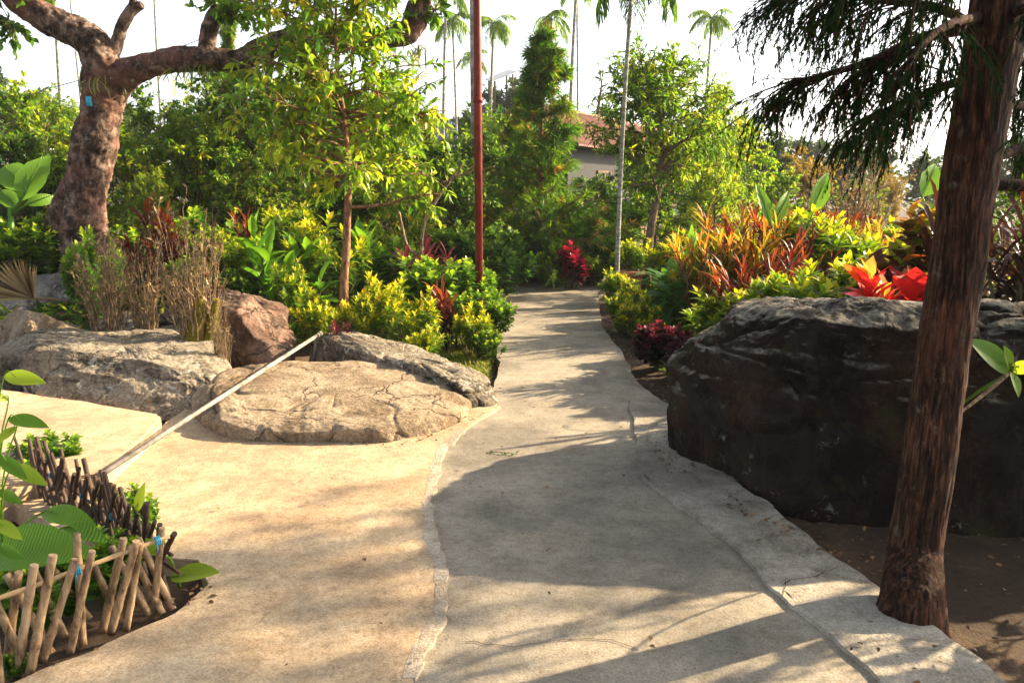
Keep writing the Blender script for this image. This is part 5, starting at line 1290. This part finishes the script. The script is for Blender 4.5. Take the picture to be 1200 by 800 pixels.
# ------------------------------------------------------------------ grass and ground cover (uncountable)
def scatter(n, test, tries=40):
    out = []
    while len(out) < n:
        p = test()
        if p is not None: out.append(p)
    return np.array(out)
def lawn():
    px, py = random.uniform(500, 582), random.uniform(385, 455)
    p = G(px, py)
    return [p[0], p[1], float(H(p[0], p[1])) + .0] if p[0] < -.22 else None
P = scatter(7000, lawn)
mb = MB(); mb.leaves(P, rand_dir(len(P)) * np.array([.5, .5, .2]) + np.array([0, 0, .9]), rng.uniform(.04, .11, len(P)), T_STRAP, rng.random(len(P)), .7)
tag(mb.build('grass', M['grass']), 'short yellowing grass between the long low boulder and the path', 'grass', kind='stuff')
def beds():
    x, y = random.uniform(-7.5, 8), random.uniform(5.8, 22)
    if x > 0:
        lim = np.interp(y, [5.8, 7, 8, 9, 10, 12, 14, 15], [1.6, 1.55, 1.45, 1.4, 1.45, 1.6, 1.9, 9])
        if y > 15: lim = 9
        if x < lim + .1: return None
    else:
        if y < 8.3 and x > -5: return None
        if x > -.45 - .02 * (y - 8): return None
    if y > 15.0 and y < 17.5 and x > -.9: return None
    return [x, y, float(H(x, y)) - .02]
P = scatter(9000, beds)
mb = MB()
for j in range(9):
    d = rand_dir(len(P)) * np.array([1, 1, .3]) + np.array([0, 0, .45])
    mb.leaves(P + rng.normal(0, .05, P.shape) * [1, 1, .0] + [0, 0, .01], d, rng.uniform(.06, .16, len(P)), T_SM if j % 2 else T_NARROW, rng.random(len(P)), 1.2, roll=.2)
tag(mb.build('ground_cover', M['green']), 'low leafy ground cover filling the beds under the bushes', 'ground cover', kind='stuff')
# fallen leaves and crumbs
def litter():
    x, y = random.uniform(-1.6, 4.5), random.uniform(2.2, 14)
    right_ = x > np.interp(y, [2.2, 3, 4, 5, 8], [1.25, 1.35, 1.1, 1.0, 1.3])
    if not right_ and random.random() < .86: return None
    if x < -.3 and y > 5: return None
    return [x, y, (.03 if x < 1.6 and y < 5 else (float(H(x, y)) + .015 if right_ else .006))]
P = scatter(2600, litter)
q_ = []
for (x0, y0, x1, y1, z_, n_) in ((262, 517, 480, 524, .022, 60), (480, 524, 560, 486, .022, 60), (745, 500, 800, 560, .03, 60), (800, 565, 1010, 670, .03, 90), (30, 475, 190, 497, .118, 30), (583, 440, 583, 352, .008, 60), (710, 385, 790, 480, .008, 90), (210, 718, 248, 688, .02, 20)):
    for k in range(n_):
        u = random.random(); g_ = G(x0 + (x1 - x0) * u, y0 + (y1 - y0) * u)
        q_.append([g_[0] + random.gauss(0, .05), g_[1] + random.gauss(0, .05), z_])
P = np.concatenate([P, np.array(q_)])
mb = MB(); mb.leaves(P, rand_dir(len(P)) * np.array([1, 1, .15]), rng.uniform(.008, .035, len(P)) , T_OVAL, rng.random(len(P)), 1.0, roll=.3)
tag(mb.build('leaf_litter', M['litter']), 'brown fallen leaves and crumbs on the soil and path edges', 'leaf litter', kind='stuff')
mb = MB(); c = G(590, 532); mb.tubes(np.array([c + [-.09, .02, .01], c + [0, 0, .012], c + [.09, -.02, .008]]), [.002] * 3, 5)
S = c + np.linspace(-.1, .08, 12)[:, None] * np.array([1, -.2, 0]) + [0, 0, .01]; mb.leaves(S, rand_dir(12) * [1, 1, .1], .035, T_LANCE, .4)
tag(mb.build('fallen_sprig', M['dark']), 'small dark green sprig lying on the sunlit path', 'sprig')

# ------------------------------------------------------------------ trees out of frame on the right that dapple the foreground
put_off = lambda k_, x, y, h, lb, **kw: K[k_].place(600, y, 0, lb, hgt=h, **kw)
m1, m2 = tree_mesh(hgt=5.2, spread=1.2, trunk_r=.06, u0=.8, nb=30, nt=9, nl=10, leaf=.15, tmpl=T_NARROW, up=.2, tw=.34, profile='col')
m1.materials.append(M['bark']); m2.materials.append(M['bark']); m2.materials.append(M['green'])
for i, (x, y, sc_, lb) in enumerate(((7.6, 6.5, 1.0, 'high crowned tree outside the frame to the right'), (6.9, 5.5, 1.0, 'second high crowned tree outside the frame, nearer the camera'))):
    t = empty('garden_tree', (x, y, 0), i * 2.0, sc_); tag(t, lb, 'tree', 'trees shading the forecourt')
    for nm, me in (('trunk', m1), ('crown', m2)):
        o = bpy.data.objects.new(nm, me); COL.objects.link(o); o.parent = t

HZ = True
if HZ:
    bm = bmesh.new(); bmesh.ops.create_cube(bm, size=1)
    for v in bm.verts: v.co = Vector((v.co.x * 500, v.co.y * 500 + 150, -1.1 if v.co.z < 0 else 16.0))
    me = bpy.data.meshes.new('haze'); bm.to_mesh(me); bm.free()
    m, nt, out = new_mat('haze_air'); pv = nt.nodes.new('ShaderNodeVolumePrincipled')
    pv.inputs['Density'].default_value = 0.0006; pv.inputs['Color'].default_value = (.9, .93, 1, 1)
    nt.links.new(pv.outputs[0], out.inputs['Volume']); me.materials.append(m)
    o = bpy.data.objects.new('haze', me); COL.objects.link(o); tag(o, 'thin pale haze in the air over the garden', 'haze', kind='stuff')

m1, m2 = tree_mesh(hgt=1.15, spread=.42, trunk_r=.012, u0=.45, nb=9, nt=4, nl=6, leaf=.11, tmpl=T_OVAL, up=.3, tw=.4, profile='col')
for me in (m1, m2): me.materials.append(M['stem'])
m2.materials.append(M['green'])
for x, y, lb in ((3.3, 3.35, 'young sapling outside the frame to the right'), (2.6, 2.55, 'second young sapling outside the frame, nearer the camera')):
    t = empty('sapling', (x, y, -.06), x); tag(t, lb, 'plant', 'saplings shading the kerb')
    for nm, me in (('trunk', m1), ('crown', m2)):
        o = bpy.data.objects.new(nm, me); COL.objects.link(o); o.parent = t
